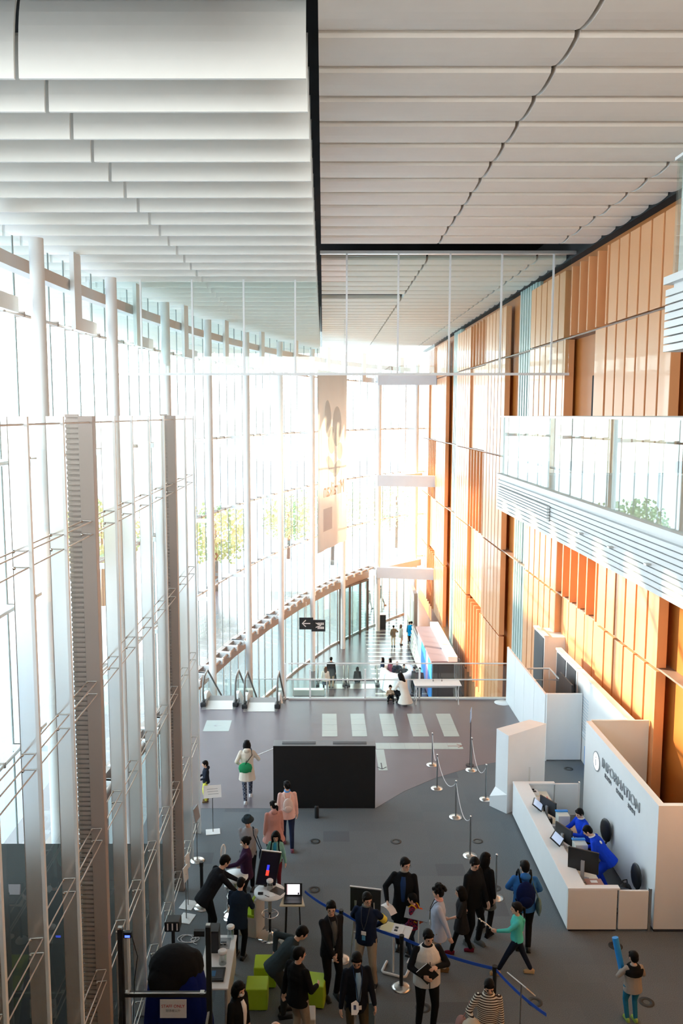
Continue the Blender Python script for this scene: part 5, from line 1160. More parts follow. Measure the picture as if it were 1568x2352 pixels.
i = P_(629, 1985, 20, 'girl in a dusty pink hooded coat with a white hair bobble', h=1.48, hair='pony', head=(30, 4), top=cloth('dusty_pink_parka', (0.55, 0.27, 0.23)), hem=.24, flare=.08, hood=True, bottom=blk, girth=1.08)
mb = MB(); mb.ball(i['q']((-.02, -.12, .05)), .03, .03, .03); child_of(i, mb, 'hair_bobble', paper)
i = P_(571, 2040, 176, 'woman in a dark hat and light grey jumper with folded hands', h=1.60, head=(0, 14), hair='short', hat=cloth('charcoal_felt', (0.03, 0.045, 0.055)), top=cloth('light_grey_jersey', (0.34, 0.34, 0.36)), hem=.14, bottom=cloth('ink_trousers', (0.015, 0.02, 0.03)), hands={'L': (.0, .22, .90, (-1, -.3, -.3)), 'R': (.03, .24, .92, (1, -.3, -.3))}, girth=1.05, sleeve=.85)
shoulder_bag(i, cloth('dark_navy_leather', (0.012, 0.02, 0.04)), 'dark navy handbag at the side of the woman in the hat', side=-1, z=.84, x=.30, w=.12, hgt=.13, y=.05)
i = P_(634, 2042, 172, 'child in a mint green jacket and dark red trousers with rucksack straps', h=1.30, child=True, head=(10, 22), hair='bob', top=cloth('mint_green', (0.24, 0.50, 0.43)), bottom=cloth('dark_red_cord', (0.16, 0.02, 0.03)), inner=cloth('bright_blue_inner', (0.04, 0.3, 0.5)), hem=.16, collar=cloth('mint_green', (0.24, 0.50, 0.43)), hands={'L': (-.28, .04, .80), 'R': (.26, .10, .86)})
backpack(i, blk, 'black school rucksack on the child in the mint green jacket', sc=1.0, w=.2)
i = P_(488, 2160, -62, 'man in a black suit bending forward over the small round table', h=1.76, lean=34, hip=(0, -.12, 0), head=(0, 12), top=blk2, bottom=blk, hem=.14, hands={'L': (-.12, .60, .94), 'R': (.22, .52, .80)}, feet={'L': (-.12, .02, 0), 'R': (.14, -.10, 0)})
i = P_(567, 2092, 95, 'person in a purple jumper and white face mask holding up a racket', h=1.58, head=(6, 10), hair='bun', top=cloth('dark_purple_knit', (0.045, 0.018, 0.05)), bottom=blk, hands={'L': (-.12, .42, 1.10, (-.5, -.5, -1)), 'R': (.2, .12, .95)}); mask(i)
M = Matrix.LocRotScale(i['t'].location, i['t'].rotation_euler, i['t'].scale); a = M @ (i['arms'][-1][2] + Vector((0, .06, .0)))
rk = empty('racket', tuple(a), label='white and red racket held up by the person in purple', cat='racket'); rk.rotation_euler = (R(6), R(-14), R(65))
MB().tube([(0, 0, -.10), (0, 0, .16)], .014, 8).build('handle', blackp, rk); MB().tube([(0, 0, .14), (0, 0, .26)], .010, 8).build('shaft', red, rk)
MB().tube([(.085*sin(a_), 0, .40 - .16*cos(a_)) for a_ in [2*pi*k/24 for k in range(25)]], .012, 8).build('frame', paper, rk)
mb = MB()
for k in range(7): u = (k - 3) * .024; hz = .15 * math.sqrt(1 - (u / .085) ** 2); mb.tube([(u, 0, .40 - hz), (u, 0, .40 + hz)], .0015, 4); 
for k in range(9): u = (k - 4) * .034; hx = .08 * math.sqrt(max(0, 1 - (u / .155) ** 2)); mb.tube([(-hx, 0, .40 + u), (hx, 0, .40 + u)], .0015, 4)
mb.build('strings', paper, rk)
i = P_(549, 2200, -18, 'person in a dark navy jacket seen from behind at the green bench', h=1.52, lean=14, hip=(0, -.05, 0), head=(0, 16), hair='short', top=cloth('dark_navy_jacket', (0.012, 0.022, 0.04)), bottom=blk, hem=.16, girth=1.15, hands={'L': (-.16, .34, 1.0), 'R': (.18, .34, 1.0)}, face=False)
i = P_(636, 2590, 90, 'top of a head with thinning brown hair at the very bottom edge', h=1.60, top=blk, bottom=blk, hair='none', face=False)
mb = MB(); mb.ball(i['q']((0, -.035, .0)), .080, .072, .085, i['RH']); mb.build('hair', hairb, i['t'])
# --- clerks behind the counter (seated)
cb = cloth('royal_blue_uniform', (0.012, 0.06, 0.62))
for (x, y, lb, ln, hd, hh, yw) in ((XC + 1.06, 18.0, 'clerk in a royal blue jacket sitting by the farther office chair', 14, (10, 16), 1.62, 105), (XC + 1.14, 16.78, 'clerk in a royal blue jacket bending over the desk near the black monitor', 38, (0, 22), 1.66, 66)):
    sit = 'sitting' in lb
    i = person(x, y, yw, lb, h=hh, lean=ln, hip=(0, -.06, -.30 if sit else -.08), head=hd, top=cb, bottom=blk if sit else cb, hem=.12, collar=paper, girth=1.08, hands={'L': (-.14, .42, .86 if sit else .90), 'R': (.16, .40, .84 if sit else .92)}, feet={'L': (-.10, .30 if sit else .0, 0), 'R': (.10, .30 if sit else -.06, 0)})
    mb = MB(); mb.ball(i['T'](-.10, -.05, i['shz'] - .10) + i['RL'] @ Vector((0, -.07, 0)), .03, .02, .04, i['RL']); child_of(i, mb, 'emblem_patch', paper, lb='white round badge on the jacket')

# --- far edge of the upper floor
V2 = .016
i = person(*FP(926, 1617), 35, 'woman in a long white coat squatting at the railing with a child', h=1.62, lean=22, hip=(0, -.10, -.52), hair='long', top=cloth('white_wool_coat', (0.76, 0.73, 0.66)), hem=.30, flare=.10, bottom=blk, vox=V2, feet={'L': (-.10, .12, 0), 'R': (.12, .02, 0)}, hands={'L': (-.2, .35, .55), 'R': (.15, .38, .55)}, head=(25, 10))
i = person(*FP(896, 1610), 180, 'small child sitting on the floor at the railing holding a snack', h=1.0, child=True, lean=4, hip=(0, -.15, -.76), top=cloth('tan_hoodie', (0.45, 0.32, 0.22)), bottom=blk, vox=V2, feet={'L': (-.16, .42, 0), 'R': (.18, .42, 0)}, hands={'L': (-.06, .22, .52), 'R': (.06, .22, .52)}, head=(0, 8))
# --- lower hall people
def lowp(px, py, yaw, lb, **k):
    x, y = FP(px, py, LOW); k.setdefault('vox', .022); return person(x, y, yaw, lb, z=LOW, face=False, **k)
walk = {'L': (-.08, .22, 0), 'R': (.08, -.2, 0)}
tanm = cloth('tan_trousers', (0.45, 0.35, 0.24))
lowp(747, 1594, 5, 'woman in a white top and dark skirt walking behind the railing', h=1.62, hair='long', hm=hairb, top=cloth('white_blouse', (0.75, 0.70, 0.62)), skirt=(cloth('slate_skirt', (0.04, 0.06, 0.09)), .30), bottom=blk, feet=walk)
lowp(760, 1580, -5, 'tall man in a black jacket and tan trousers behind the railing', h=1.86, top=blk, hem=.22, bottom=tanm)
lowp(903, 1485, 12, 'person in an olive top and cream trousers in the sunlit lower hall', h=1.5, top=cloth('olive_top', (0.18, 0.14, 0.09)), bottom=cloth('cream_trousers', (0.6, 0.5, 0.35)), hands={'R': (.3, .2, 1.1), 'L': (-.2, .1, .9)})
lowp(920, 1481, -70, 'slender person in a grey dress standing in the sunlit lower hall', h=1.45, hair='long', hm=hairb, top=cloth('pale_grey_dress', (0.45, 0.45, 0.42)), hem=.28, flare=.03)
lowp(940, 1474, 8, 'person in dark clothes behind the one in the bright blue coat', h=1.45, top=cloth('teal_top', (0.05, 0.2, 0.3)), bottom=tanm)
lowp(944, 1480, 20, 'person in a bright blue coat beside the leaflet rack', h=1.65, top=cloth('bright_blue_coat', (0.0, 0.30, 0.72)), hem=.24, flare=.06, bottom=blk, girth=1.1)
lowp(848, 1398, -90, 'person in black carrying bags outside beyond the far glass', h=1.55, top=blk, bottom=blk, feet=walk)
lowp(874, 1391, -85, 'tall walker in grey outside beyond the far glass', h=1.7, top=cloth('grey_jacket', (0.09, 0.09, 0.08)), bottom=cloth('grey_trousers', (0.14, 0.14, 0.12)), feet={'L': (-.05, .34, 0), 'R': (.05, -.34, 0)})
x0_, y0_ = 1.95, 49.55
for (x, y, lb, top_) in ((2.05, 49.5, 'person with dark bob standing on the right lower escalator', blk), (.55, 49.55, 'person in black with a turquoise bag on the left lower escalator', cloth('black_teal', (0.01, 0.02, 0.025)))):
    i = person(x, y, 0, lb, h=1.6, z=LOW - .62, hair='bob', top=top_, bottom=blk, vox=.022, face=False)
for (dx, dy, lb, tp, hm_) in ((-.36, .2, 'person in dark blue inside the round white counter, on the left', navy, hairm), (.02, .75, 'person with grey hair inside the round white counter', cloth('grey_blue', (0.06, 0.09, 0.12)), hairg), (.38, .1, 'person in charcoal inside the round white counter, on the right', cloth('charcoal_top', (0.05, 0.055, 0.06)), hairm)):
    r0 = ri.location; person(r0.x + dx, r0.y + dy, 180, lb, h=1.6, z=LOW, hip=(0, 0, -.36), feet={'L': (-.1, .35, 0), 'R': (.1, .25, 0)}, top=tp, bottom=blk, hm=hm_, vox=.022, face=False)
lowp(963, 1598, 170, 'person in dark clothes by the blue poster in the lower hall', h=1.65, top=cloth('dark_red_grey', (0.06, 0.03, 0.04)), bottom=dnavy)
lowp(950, 1592, 120, 'person in a grey coat left of the blue poster in the lower hall', h=1.55, top=cloth('charcoal_top', (0.05, 0.055, 0.06)), bottom=blk)
for (px, py, lb, tp) in ((878, 1570, 'person in navy behind the round white counter, leftmost', navy), (895, 1572, 'person in dark pink behind the round white counter', cloth('dull_pink', (0.25, 0.06, 0.10)))):
    lowp(px, py, 100, lb, h=1.6, hair='long', top=tp, bottom=blk)

# ================================================================ demonstration area in the foreground
clearp = glassmat('clear_plastic', (0.80, 0.85, 0.86), base=0.12)
def round_table(px, py, ht, r, lb, foot=True):
    p = fp(px, py); t = empty('high_table', (p.x, p.y, 0), label=lb, cat='table', group='round high tables')
    MB().lathe([(.25, 0), (.25, .012), (.20, .035), (.06, .075), (.04, .10)], n=36).build('base', chrome, t)
    MB().lathe([(.025, .09), (.025, ht * .62)], n=14).build('pole', mat('dark_chrome', (0.08, 0.08, 0.08), 0.2, 0.9), t)
    MB().lathe([(.036, ht * .55), (.036, ht - .03)], n=14).build('sleeve', mat('warm_grey_sleeve', (0.40, 0.37, 0.33), 0.5), t)
    if foot:
        mb = MB(); mb.tube([(.16*cos(a), .16*sin(a), ht * .5) for a in [2*pi*k/24 for k in range(25)]], .010, 6)
        for k in range(3): a = 2*pi*k/3 + .5; mb.tube([(0, 0, ht * .5), (.16*cos(a), .16*sin(a), ht * .5)], .008, 6)
        mb.build('foot_ring', chrome, t)
    MB().lathe([(r, ht - .03), (r, ht), (.001, ht)], n=48).build('table_top', whitep, t)
    return t
T1 = round_table(620, 2150, .92, .30, 'round white high table with jar and papers beside the laptop table'); z1 = .92
T2 = round_table(541, 2106, .88, .26, 'round white high table partly hidden behind the bending man in the black suit')
c = T1.location
def jar(x, y, z, lb, r=.055, h=.16):
    t = empty('jar', (x, y, z), label=lb, cat='jar'); MB().lathe([(r, 0), (r, h)], n=20).build('glass_body', clearp, t); MB().lathe([(r * 1.2, h), (r * 1.2, h + .03), (r * .9, h + .045)], n=20).build('lid', whitep, t)
jar(c.x + .0, c.y + .06, z1, 'clear jar with a white lid on the round high table with papers')
o = MB().box(-.13, .13, -.10, .10, 0, .006).build('dark_sheet', mat('brown_black_sheet', (0.06, 0.05, 0.045), 0.5)); o.location = (c.x + .16, c.y + .0, z1); o.rotation_euler = (0, 0, R(-35)); tag(o, 'dark folder sheet on the right side of the round high table', 'sheet')
o = MB().box(-.05, .05, -.07, .07, 0, .003).build('paper_note', paper); o.location = (c.x + .05, c.y - .12, z1); o.rotation_euler = (0, 0, R(20)); tag(o, 'small white note on the round high table', 'paper')
o = MB().tube([(-.05, 0, .006), (.05, 0, .006)], .006, 8).build('pen', blackp); o.location = (c.x - .04, c.y - .18, z1); o.rotation_euler = (0, 0, R(-35)); tag(o, 'black pen on the round high table', 'pen')
o = MB().box(-.05, .05, -.03, .03, 0, .03).build('small_device', blackp, bevel=.006); o.location = (c.x - .17, c.y - .10, z1); tag(o, 'small black device on the left rim of the round high table', 'device')
# portrait monitor
m = empty('portrait_monitor', (c.x - .10, c.y + .16, z1), R(14), label='tall black monitor with a red and blue shape, tilted beside the round table', cat='monitor')
Mt = Matrix.Rotation(R(14), 3, 'Y') @ Matrix.Rotation(R(-12), 3, 'X')
MB().obox(Mt @ Vector((0, 0, .34)), .20, .018, .32, Mt).build('casing', blackp, m); MB().obox(Mt @ Vector((0, -.02, .34)), .185, .002, .30, Mt).build('screen', mat('dark_screen', (0.012, 0.012, 0.03), 0.2), m)
MB().obox(Mt @ Vector((-.01, -.0235, .26)), .03, .001, .05, Mt).build('red_figure', mat('red_light', (0.8, 0.05, 0.03), 0.3, emit=(0.9, 0.05, 0.03), estr=0.5), m)
MB().obox(Mt @ Vector((-.015, -.0235, .36)), .025, .001, .05, Mt).build('blue_figure', mat('blue_light', (0.03, 0.03, 0.5), 0.3, emit=(0.03, 0.04, 0.6), estr=0.5), m)
MB().obox(Mt @ Vector((0, 0, .665)), .20, .019, .008, Mt).build('top_edge', whitep, m); MB().tube([(0, 0, 0), tuple(Mt @ Vector((0, .02, .1)))], .03).build('stand', blackp, m)
# laptop table
p = fp(672, 2160); lt = empty('laptop_table', (p.x, p.y, 0), label='small wooden-edged table on black legs carrying a laptop', cat='table'); hl = .80
mb = MB(); pl = [(-.24, -.20), (.24, -.20), (.17, .20), (-.17, .20)]; mb.prism(pl, hl, hl + .03); mb.build('table_top', mat('birch_top', (0.72, 0.62, 0.46), 0.4), lt, bevel=.01)
for x, y in ((-.14, -.02), (.15, .1)): MB().tube([(x * .8, y, hl), (x, y, 0.02)], .022 if x < 0 else .014, 10).build('leg', blackp, lt)
MB().lathe([(.12, 0), (.12, .02), (.09, .06), (.03, .08)], (-.14, -.02, 0)).build('base_disc', whitep, lt); MB().lathe([(.10, 0), (.10, .012)], (.15, .1, 0)).build('base_plate', brushed, lt)
lp = empty('laptop', (p.x + .01, p.y - .02, hl + .03), label='open black laptop with a white page on screen on the small wooden table', cat='laptop')
MB().box(-.17, .17, -.14, .10, 0, .022).build('keyboard_base', blackp, lp, bevel=.004); MB().box(-.14, .14, -.03, .085, .022, .025).build('keys', darkb, lp)
Ml = Matrix.Rotation(R(-12), 3, 'X'); MB().obox(Vector((0, .105, .02)) + Ml @ Vector((0, 0, .12)), .17, .007, .12, Ml).build('lid', blackp, lp)
MB().obox(Vector((0, .105, .02)) + Ml @ Vector((0, -.009, .125)), .125, .001, .095, Ml).build('screen', mat('white_screen', (0.7, 0.7, 0.75), 0.3, emit=(0.80, 0.78, 0.86), estr=0.55), lp)
MB().obox(Vector((0, .105, .02)) + Ml @ Vector((-.118, -.011, .125)), .006, .001, .095, Ml).build('red_side_bar', red, lp); MB().obox(Vector((0, .105, .02)) + Ml @ Vector((.10, -.011, .05)), .014, .001, .018, Ml).build('thumbnail', blackp, lp)
# cube stools
def cube_stool(px, py, w, hgt, rz, lb, m_=lime, dep=None):
    p = fp(px, py); d = (dep or w) / 2; t = empty('cube_stool', (p.x, p.y + d, 0), R(rz), label=lb, cat='stool', group='upholstered cube stools')
    MB().box(-w/2, w/2, -d, d, .02, hgt).build('cushion', m_, t, bevel=.018)
    MB().box(-w/2 + .03, w/2 - .03, -d + .03, d - .03, 0, .02).build('feet', blackp, t)
cube_stool(608, 2272, .385, .40, 0, 'lime green cube stool, the farther of the left two'); cube_stool(589, 2324, .37, .40, 0, 'lime green cube stool nearest the woman with the mask')
cube_stool(722, 2318, .38, .42, -10, 'lime green cube stool between the man in khaki trousers and the smiling man'); cube_stool(700, 2398, .34, .42, 0, 'cream cube stool beside the man in khaki trousers', creamf)
p = fp(578, 2152); t = empty('bench', (p.x, p.y + .2, 0), R(-18), label='lime green and white upholstered bench beside the person in navy', cat='bench')
MB().box(-.20, .16, -.22, .22, .0, .40).build('shell', creamf, t, bevel=.015); MB().box(-.20, .12, -.22, .22, .40, .46).build('seat_cushion', lime, t, bevel=.015); MB().box(.12, .17, -.22, .22, .0, .78).build('back_shell', creamf, t, bevel=.012); MB().box(.06, .12, -.21, .21, .46, .78).build('back_cushion', lime, t, bevel=.012)
# long white table with equipment
zt = .72; q = [fp(*a, zt) for a in ((472, 2147), (541, 2147), (527, 2271), (455, 2271))]
xa, xb = (q[0].x + q[3].x) / 2, (q[1].x + q[2].x) / 2; yb, yn = q[0].y, q[3].y
wt_ = empty('equipment_table', ((xa + xb) / 2, (yb + yn) / 2, 0), label='long white table loaded with black equipment and clear jars by the fins', cat='table'); hx, hy = (xb - xa) / 2, (yb - yn) / 2
MB().box(-hx, hx, -hy, hy, zt - .03, zt).build('table_top', whitep, wt_, bevel=.008)
for sx in (-1, 1):
    for sy in (-1, 1): MB().tube([(sx * (hx - .05), sy * (hy - .06), zt - .03), (sx * (hx - .05), sy * (hy - .06), 0)], .018, 8).build('leg', greyp, wt_)
MB().box(hx - .03, hx - .015, -hy + .05, hy - .05, .18, zt - .04).build('modesty_panel', creamf, wt_)
cx, cy = wt_.location.x, wt_.location.y
def eq(name, x, y, boxes, m_, lb, cat, z=zt, rz=0, bev=.006):
    t = empty(name, (cx + x, cy + y, z), R(rz), label=lb, cat=cat)
    for i_, (pn, mm, b) in enumerate(boxes): MB().box(*b).build(pn, mm, t, bevel=bev if i_ == 0 else 0)
    return t
eq('speaker', -.10, hy - .40, [('cabinet', blackp, (-.10, .10, -.13, .13, 0, .40)), ('grille', darkb, (-.085, .085, -.137, -.13, .03, .37))], 0, 'tall black box at the far end of the equipment table', 'speaker')
eq('control_panel', .02, -hy + .33, [('case', blackp, (-.15, .15, -.17, .17, 0, .035)), ('key_field', darkb, (-.12, .12, -.13, .10, .035, .04)), ('blue_keys', mat('blue_keys', (0.02, 0.12, 0.3), 0.4), (-.07, .0, -.08, .06, .04, .044))], 0, 'flat black control panel at the near end of the equipment table', 'device')
eq('keyboard', -.30, -.30, [('case', blackp, (-.05, .05, -.15, .15, 0, .02)), ('keys', darkb, (-.04, .04, -.13, .13, .02, .024))], 0, 'small black unit on the left edge of the equipment table', 'device')
eq('sheet', .05, hy - .25, [('sheet', greyp, (-.09, .12, -.16, .16, 0, .004)), ('print', darkb, (-.05, .05, -.05, .05, .004, .005))], 0, 'grey mat under the glasses on the equipment table', 'mat', bev=0)
eq('spectacles', .05, hy - .30, [('frame', chrome, (-.06, .06, -.01, .01, .005, .03)), ('lens', clearp, (-.05, -.01, -.012, -.01, .005, .03)), ('lens', clearp, (.01, .05, -.012, -.01, .005, .03))], 0, 'clear goggles lying on the grey mat', 'goggles', bev=0)
jar(cx + .16, cy + hy - .10, zt, 'clear jar with white lid at the far end of the equipment table', .06, .20); jar(cx + .10, cy - .08, zt, 'clear jar with white lid in the middle of the equipment table', .065, .20)
for k, (px, py) in enumerate(((521, 2112), (533, 2126))):
    p = fp(px, py); o = empty('chrome_lamp', (p.x, p.y + .25, 0), label=('chrome domed stand behind the equipment table, left one', 'chrome domed stand behind the equipment table, right one')[k], cat='stand')
    MB().lathe([(.10, 0), (.10, .02), (.03, .05), (.02, .5 + .05 * k), (.08, .52 + .05 * k), (.07, .57 + .05 * k), (.02, .60 + .05 * k)], n=24).build('body', chrome, o); MB().lathe([(.075, .574 + .05 * k), (.06, .585 + .05 * k)], n=20).build('white_cap', whitep, o)
# black rig of profiles
rg = empty('profile_rig', (-2.86, 11.22, 0), label='black metal profile rig with two uprights and a crossbar, bottom left', cat='rig')
W_ = 1.24
for x, zz in ((0, 2.80), (W_, 2.84)): MB().box(x - .035, x + .035, -.035, .035, 0, zz).build('upright', blackp, rg); MB().box(x - .03, x + .03, -.03, .03, zz, zz + .03).build('end_cap', chrome, rg)
MB().box(.035, W_ - .035, -.03, .03, 1.78, 1.84).build('crossbar', blackp, rg); MB().box(.05, W_ - .05, -.034, -.012, 1.835, 1.845).build('crossbar_strip', chrome, rg)
for x in (.08, W_ - .10): MB().box(x - .03, x + .03, -.036, .036, 1.83, 1.85).build('clamp', chrome, rg)
MB().bar((0, 0, 1.75), (-.02, -.5, .2), .05, .05).build('brace', blackp, rg); MB().bar((W_, 0, 1.6), (W_ - .12, -.4, .9), .03, .03).build('brace', alu, rg)
MB().box(.05, .16, -.03, .03, 2.68, 2.76).build('sensor', blackp, rg); MB().box(.07, .14, -.034, -.03, 2.69, 2.72).build('sensor_light', mat('blue_led', (0.02, 0.02, 0.4), 0.3, emit=(0.05, 0.1, 1.0), estr=1.5), rg)
MB().box(W_ - .20, W_ - .05, -.03, .03, 2.70, 2.78).build('camera', blackp, rg)
MB().tube([(.16, 0, 2.7), (.24, -.02, 2.4), (.18, 0, 2.0), (.16, -.02, 1.5), (.10, 0, .4)], .006, 6).build('cable', blackp, rg)
# blue draped booth with black coat on top and the notice
bt = empty('draped_booth', (-2.28, 12.3, 0), label='dark blue draped booth with a black cloth over its top and a STAFF ONLY notice', cat='booth')
bc = cloth('deep_blue_cover', (0.006, 0.014, 0.12)); mb = MB(); n = 48; vs = []
for j, (z, rx, ry) in enumerate(((0, .55, .42), (.5, .52, .40), (1.0, .46, .36), (1.35, .40, .32), (1.62, .26, .22), (1.70, .08, .08))):
    for k in range(n):
        a = 2*pi*k/n; f_ = 1 + .05 * sin(7 * a + .6 * j) * (1 if z < 1.5 else .3) + .02 * sin(17 * a); c_, s_ = cos(a), sin(a)
        vs.append((rx * f_ * (abs(c_) ** .6) * (1 if c_ > 0 else -1), ry * f_ * (abs(s_) ** .6) * (1 if s_ > 0 else -1), z))
mb.add(vs, [(j*n + k, j*n + (k+1) % n, (j+1)*n + (k+1) % n, (j+1)*n + k) for j in range(5) for k in range(n)] + [tuple(5*n + k for k in range(n))], True)
mb.build('cover', bc, bt)
o = MB(); o.ball((-.02, .02, 1.48), .42, .38, .30); o.ball((-.12, -.16, 1.38), .30, .26, .24); o.ball((-.28, .0, 1.28), .16, .24, .30); o.ball((.24, .08, 1.44), .18, .24, .26);
ob = organic(o, 'black_cloth', blk, bt, .02, 4)
dv_ = empty('projector_stand', (-2.58, 13.7, 0), label='black device with white strips on a stand just behind the draped booth', cat='device')
MB().box(-.13, .13, -.12, .12, 1.22, 1.40).build('device', blackp, dv_, bevel=.02)
for dx in (-.08, .0, .08): MB().box(dx, dx + .02, -.13, -.11, 1.26, 1.38).build('light_strip', paper, dv_)
MB().tube([(0, 0, .03), (0, 0, 1.22)], .03, 10).build('pole', blackp, dv_); MB().lathe([(.22, 0), (.22, .03)]).build('base', blackp, dv_)
Mn = Matrix.Rotation(R(-6), 3, 'X')
MB().obox((.02, -.43, 1.10), .20, .004, .14, Mn).build('notice', paper, bt)
rr = basis((1, 0, 0), (0, -1, 0.08)); text('STAFF ONLY', .062, mat('red_print', (0.5, 0.02, 0.03), 0.6), 'notice_lettering', bt, (.02, -.442, 1.145), rr, ext=.001)
text('\u95a2\u4fc2\u8005\u4ee5\u5916', .045, greyp, 'notice_small_lettering', bt, (.02, -.446, 1.075), rr, ext=.001)
# black equipment and looping white cable on the floor
p = fp(515, 2160); mb = MB(); pts = []
b0_ = fp(415, 2165)
for k in range(60): a = k * .42; pts.append((b0_.x + .05 + .012 * k * .35 + .16 * cos(a) * (1 if k < 32 else .15), b0_.y + .10 + .12 * sin(a) * (1 if k < 32 else .15) - (0 if k < 32 else .006 * (k - 32)), .01 + .004 * (k % 3)))
tag(mb.tube(pts, .007, 6).build('cable', ropem), 'loose white cable looping on the carpet between booth and equipment table', 'cable')
# easel with black board
p = fp(838, 2212); ez = empty('easel', (p.x, p.y, 0), R(-12), label='black presentation board on a silver easel behind the man with the armband', cat='easel')
MB().box(-.28, .28, .0, .03, .98, 1.45).build('board', mat('slate_board', (0.02, 0.024, 0.026), 0.4), ez, bevel=.004); MB().box(-.29, .29, -.006, .036, 1.44, 1.46).build('frame_top', alu, ez)
mb = MB(); mb.box(-.20, -.17, -.03, .0, .62, 1.20); mb.build('frame_post', alu, ez)
for x, y in ((-.26, -.18), (.24, -.18)): MB().tube([(x * .65, -.01, 1.2), (x, y, 0)], .013, 8).build('leg', alu, ez)
MB().tube([(0, .03, 1.2), (0, .35, 0)], .013, 8).build('leg', alu, ez); MB().box(-.20, .20, -.07, -.01, .60, .62).build('ledge', alu, ez)
# small white table with C shaped foot
p = fp(905, 2238); st = empty('overbed_table', (p.x, p.y, 0), R(-22), label='narrow white tilting table with leaflets on a white C-shaped foot', cat='table'); hz = .86
MB().obox((0.02, .0, hz), .28, .15, .013, Matrix.Rotation(R(8), 3, 'X')).build('table_top', whitep, st, bevel=.01)
MB().tube([(-.02, 0, .04), (-.02, 0, hz - .02)], .018, 10).build('stem', steelw, st)
MB().tube([(-.22, .26, .03), (-.22, -.02, .03), (-.19, -.06, .03), (.17, -.06, .03), (.22, -.02, .03), (.22, .18, .03)], .024, 10).build('foot', steelw, st)
ct = st.location
for (dx, dy, w_, d_, m_, lb, rz_) in ((-.12, .02, .12, .12, mat('pale_yellow_paper', (0.78, 0.76, 0.50), 0.6), 'pale yellow leaflet on the left of the narrow white table', -22), (.06, -.0, .10, .12, paper, 'white leaflet with dark pictures on the narrow white table', -20)):
    o = empty('leaflet', (ct.x + dx, ct.y + dy - dx * .3, hz + .022), R(rz_), label=lb, cat='leaflet'); o.rotation_euler = (R(8), 0, R(rz_))
    MB().box(-w_, w_, -d_, d_, 0, .003).build('sheet', m_, o)
    if m_ is paper:
        for k in range(2): MB().box(-.06, .0, -.07 + .07 * k, -.02 + .07 * k, .003, .0035).build('picture', darkb, o)
p = fp(953, 2208); si = empty('sign_stand', (p.x + .02, p.y, 0), R(-22), label='grey slanted sign on a white post behind the man in the white vest', cat='sign')
MB().obox((0, 0, .92), .22, .012, .10, Matrix.Rotation(R(-50), 3, 'X')).build('sign_board', greyp, si); MB().tube([(.03, 0, 0.01), (.03, .02, .88)], .014, 8).build('pole', steelw, si); MB().box(-.15, .15, -.12, .12, 0, .012).build('base', steelw, si)
# folding frame and tablet stand at the bottom edge
p = fp(852, 2420); ff = empty('aluminium_frame', (p.x, p.y, 0), label='aluminium frame with blue-grey panels at the bottom edge beside the man in the blazer', cat='frame')
for x in (-.05, .05): MB().tube([(x, 0, 0), (x, .05, 1.05)], .014, 8).build('post', alu, ff)
MB().box(-.05, .05, .0, .03, .35, .85).build('panel', mat('blue_grey_panel', (0.10, 0.16, 0.20), 0.4), ff)
MB().tube([(-.05, .05, 1.05), (.05, .05, 1.05)], .014, 8).build('top_bar', alu, ff)
p = fp(814, 2450); tb_ = empty('tablet_stand', (p.x, p.y, 0), label='white hexagonal tablet holder with a dark blue square at the bottom edge', cat='tablet')
mb = MB(); pr = [(-.055, -.10), (.03, -.10), (.06, -.05), (.06, .06), (.02, .10), (-.055, .06)]; Mq = Matrix.Rotation(R(40), 3, 'X')
mb.add([tuple(Mq @ Vector((a, b, z)) + Vector((0, 0, .98))) for z in (0, .015) for a, b in pr], [tuple(range(5, -1, -1)), tuple(range(6, 12))] + [(i, (i+1) % 6, 6 + (i+1) % 6, 6 + i) for i in range(6)]); mb.build('holder', whitep, tb_)
MB().obox(Mq @ Vector((0, 0, .017)) + Vector((0, 0, .98)), .02, .032, .002, Mq).build('screen', mat('navy_screen', (0.01, 0.015, 0.08), 0.3), tb_); MB().tube([(0, 0, 0), (0, 0, .97)], .014, 8).build('pole', alu, tb_); MB().lathe([(.15, 0), (.15, .015)]).build('base', alu, tb_)
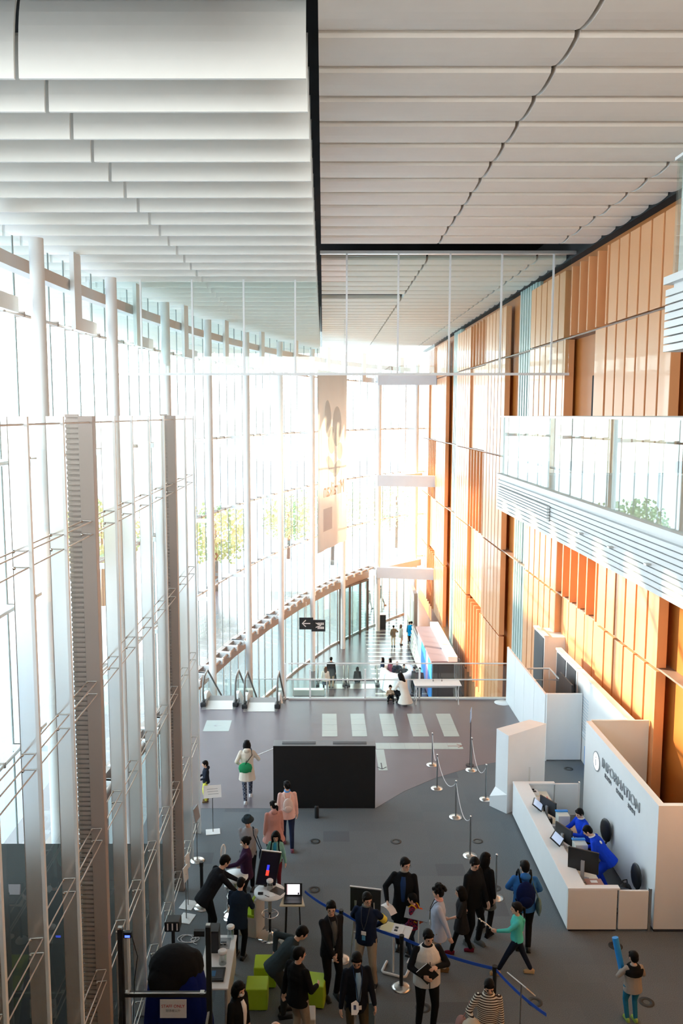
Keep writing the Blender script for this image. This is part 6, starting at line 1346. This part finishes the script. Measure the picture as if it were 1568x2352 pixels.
# ---- greenery outside the glass
leafm = [mat('pale_leaf_%d' % k, c_, 0.8, var=0.15, vscale=2) for k, c_ in enumerate(((0.30, 0.42, 0.20), (0.38, 0.48, 0.28), (0.25, 0.38, 0.22)))]
random.seed(21)
for k, (x, y, h_, r_, lb) in enumerate(((-10, 78, 8, 3.2, 'pale green tree beyond the curved glass, left of the hanging banner'), (1, 92, 9, 3.8, 'rounded tree beyond the glass just right of the hanging banner'), (-4, 96, 7, 3.0, 'lower tree beyond the glass behind the hanging banner'), (-19, 72, 9, 3.6, 'broad tree beyond the glass near the left fins'), (9, 104, 8, 3.6, 'tree beyond the glass beside the orange wall'))):
    t = empty('tree', (x, y, LOW - .4), label=lb, cat='tree', group='trees outside the glass')
    MB().tube([(0, 0, 0), (.1, 0, h_ * .4), (0, .1, h_ * .8)], [.22, .17, .08], 8).build('trunk', mat('tree_bark', (0.10, 0.09, 0.075), 0.9), t)
    vs = []; fs = []
    for j in range(1500):
        a = random.uniform(0, 2*pi); e = math.acos(random.uniform(-1, 1)); rr_ = r_ * (random.uniform(.35, 1) ** .5) * (1 + .18 * sin(3 * a) * sin(2 * e))
        c0 = Vector((rr_*sin(e)*cos(a), rr_*sin(e)*sin(a), h_ * .68 + rr_*.85*cos(e))); u = Vector((random.uniform(-1,1), random.uniform(-1,1), random.uniform(-1,1))).normalized() * .20; v = u.orthogonal().normalized() * .14
        b_ = len(vs); vs += [c0 - u, c0 + v, c0 + u, c0 - v]; fs.append((b_, b_+1, b_+2, b_+3))
    o = MB().add(vs, fs).build('foliage', leafm[k % 3], t)

# ---- details that belong to a part hang under that part
SUB = {'screen': 'casing', 'vent': 'housing', 'red_figure': 'casing', 'blue_figure': 'casing', 'top_edge': 'casing', 'window_on_screen': 'casing', 'drawer': 'body', 'sensor_light': 'sensor', 'name_card': 'lanyard', 'blue_card': 'lanyard', 'pocket': 'bag_body',
       'eye': 'body', 'eyebrow': 'body', 'mouth': 'body', 'key_field': 'case', 'keys': 'case', 'blue_keys': 'case', 'crossbar_strip': 'crossbar', 'emblem_patch': 'top', 'collar': 'top', 'zip': 'vest', 'armband': 'top', 'hair_bobble': 'hair', 'grille': 'cabinet', 'grille_slats': 'grille_recess', 'printed_lines': 'sign_board', 'clamp': 'crossbar', 'keypad': 'base', 'white_cap': 'body', 'door_seam': 'body', 'red_side_bar': 'lid', 'thumbnail': 'lid', 'notice_lettering': 'notice', 'notice_small_lettering': 'notice', 'emblem_letter': 'emblem_disc'}
base_name = lambda o: o.name.split('.')[0]
for r_ in [o for o in S.objects if o.parent is None]:
    kids = list(r_.children)
    for k_ in kids:
        pn = SUB.get(base_name(k_))
        if not pn or k_.name == r_.name: continue
        tgt = [q for q in kids if base_name(q) == pn and q is not k_ and q.matrix_basis == Matrix.Identity(4)]
        if tgt: k_.parent = tgt[0]
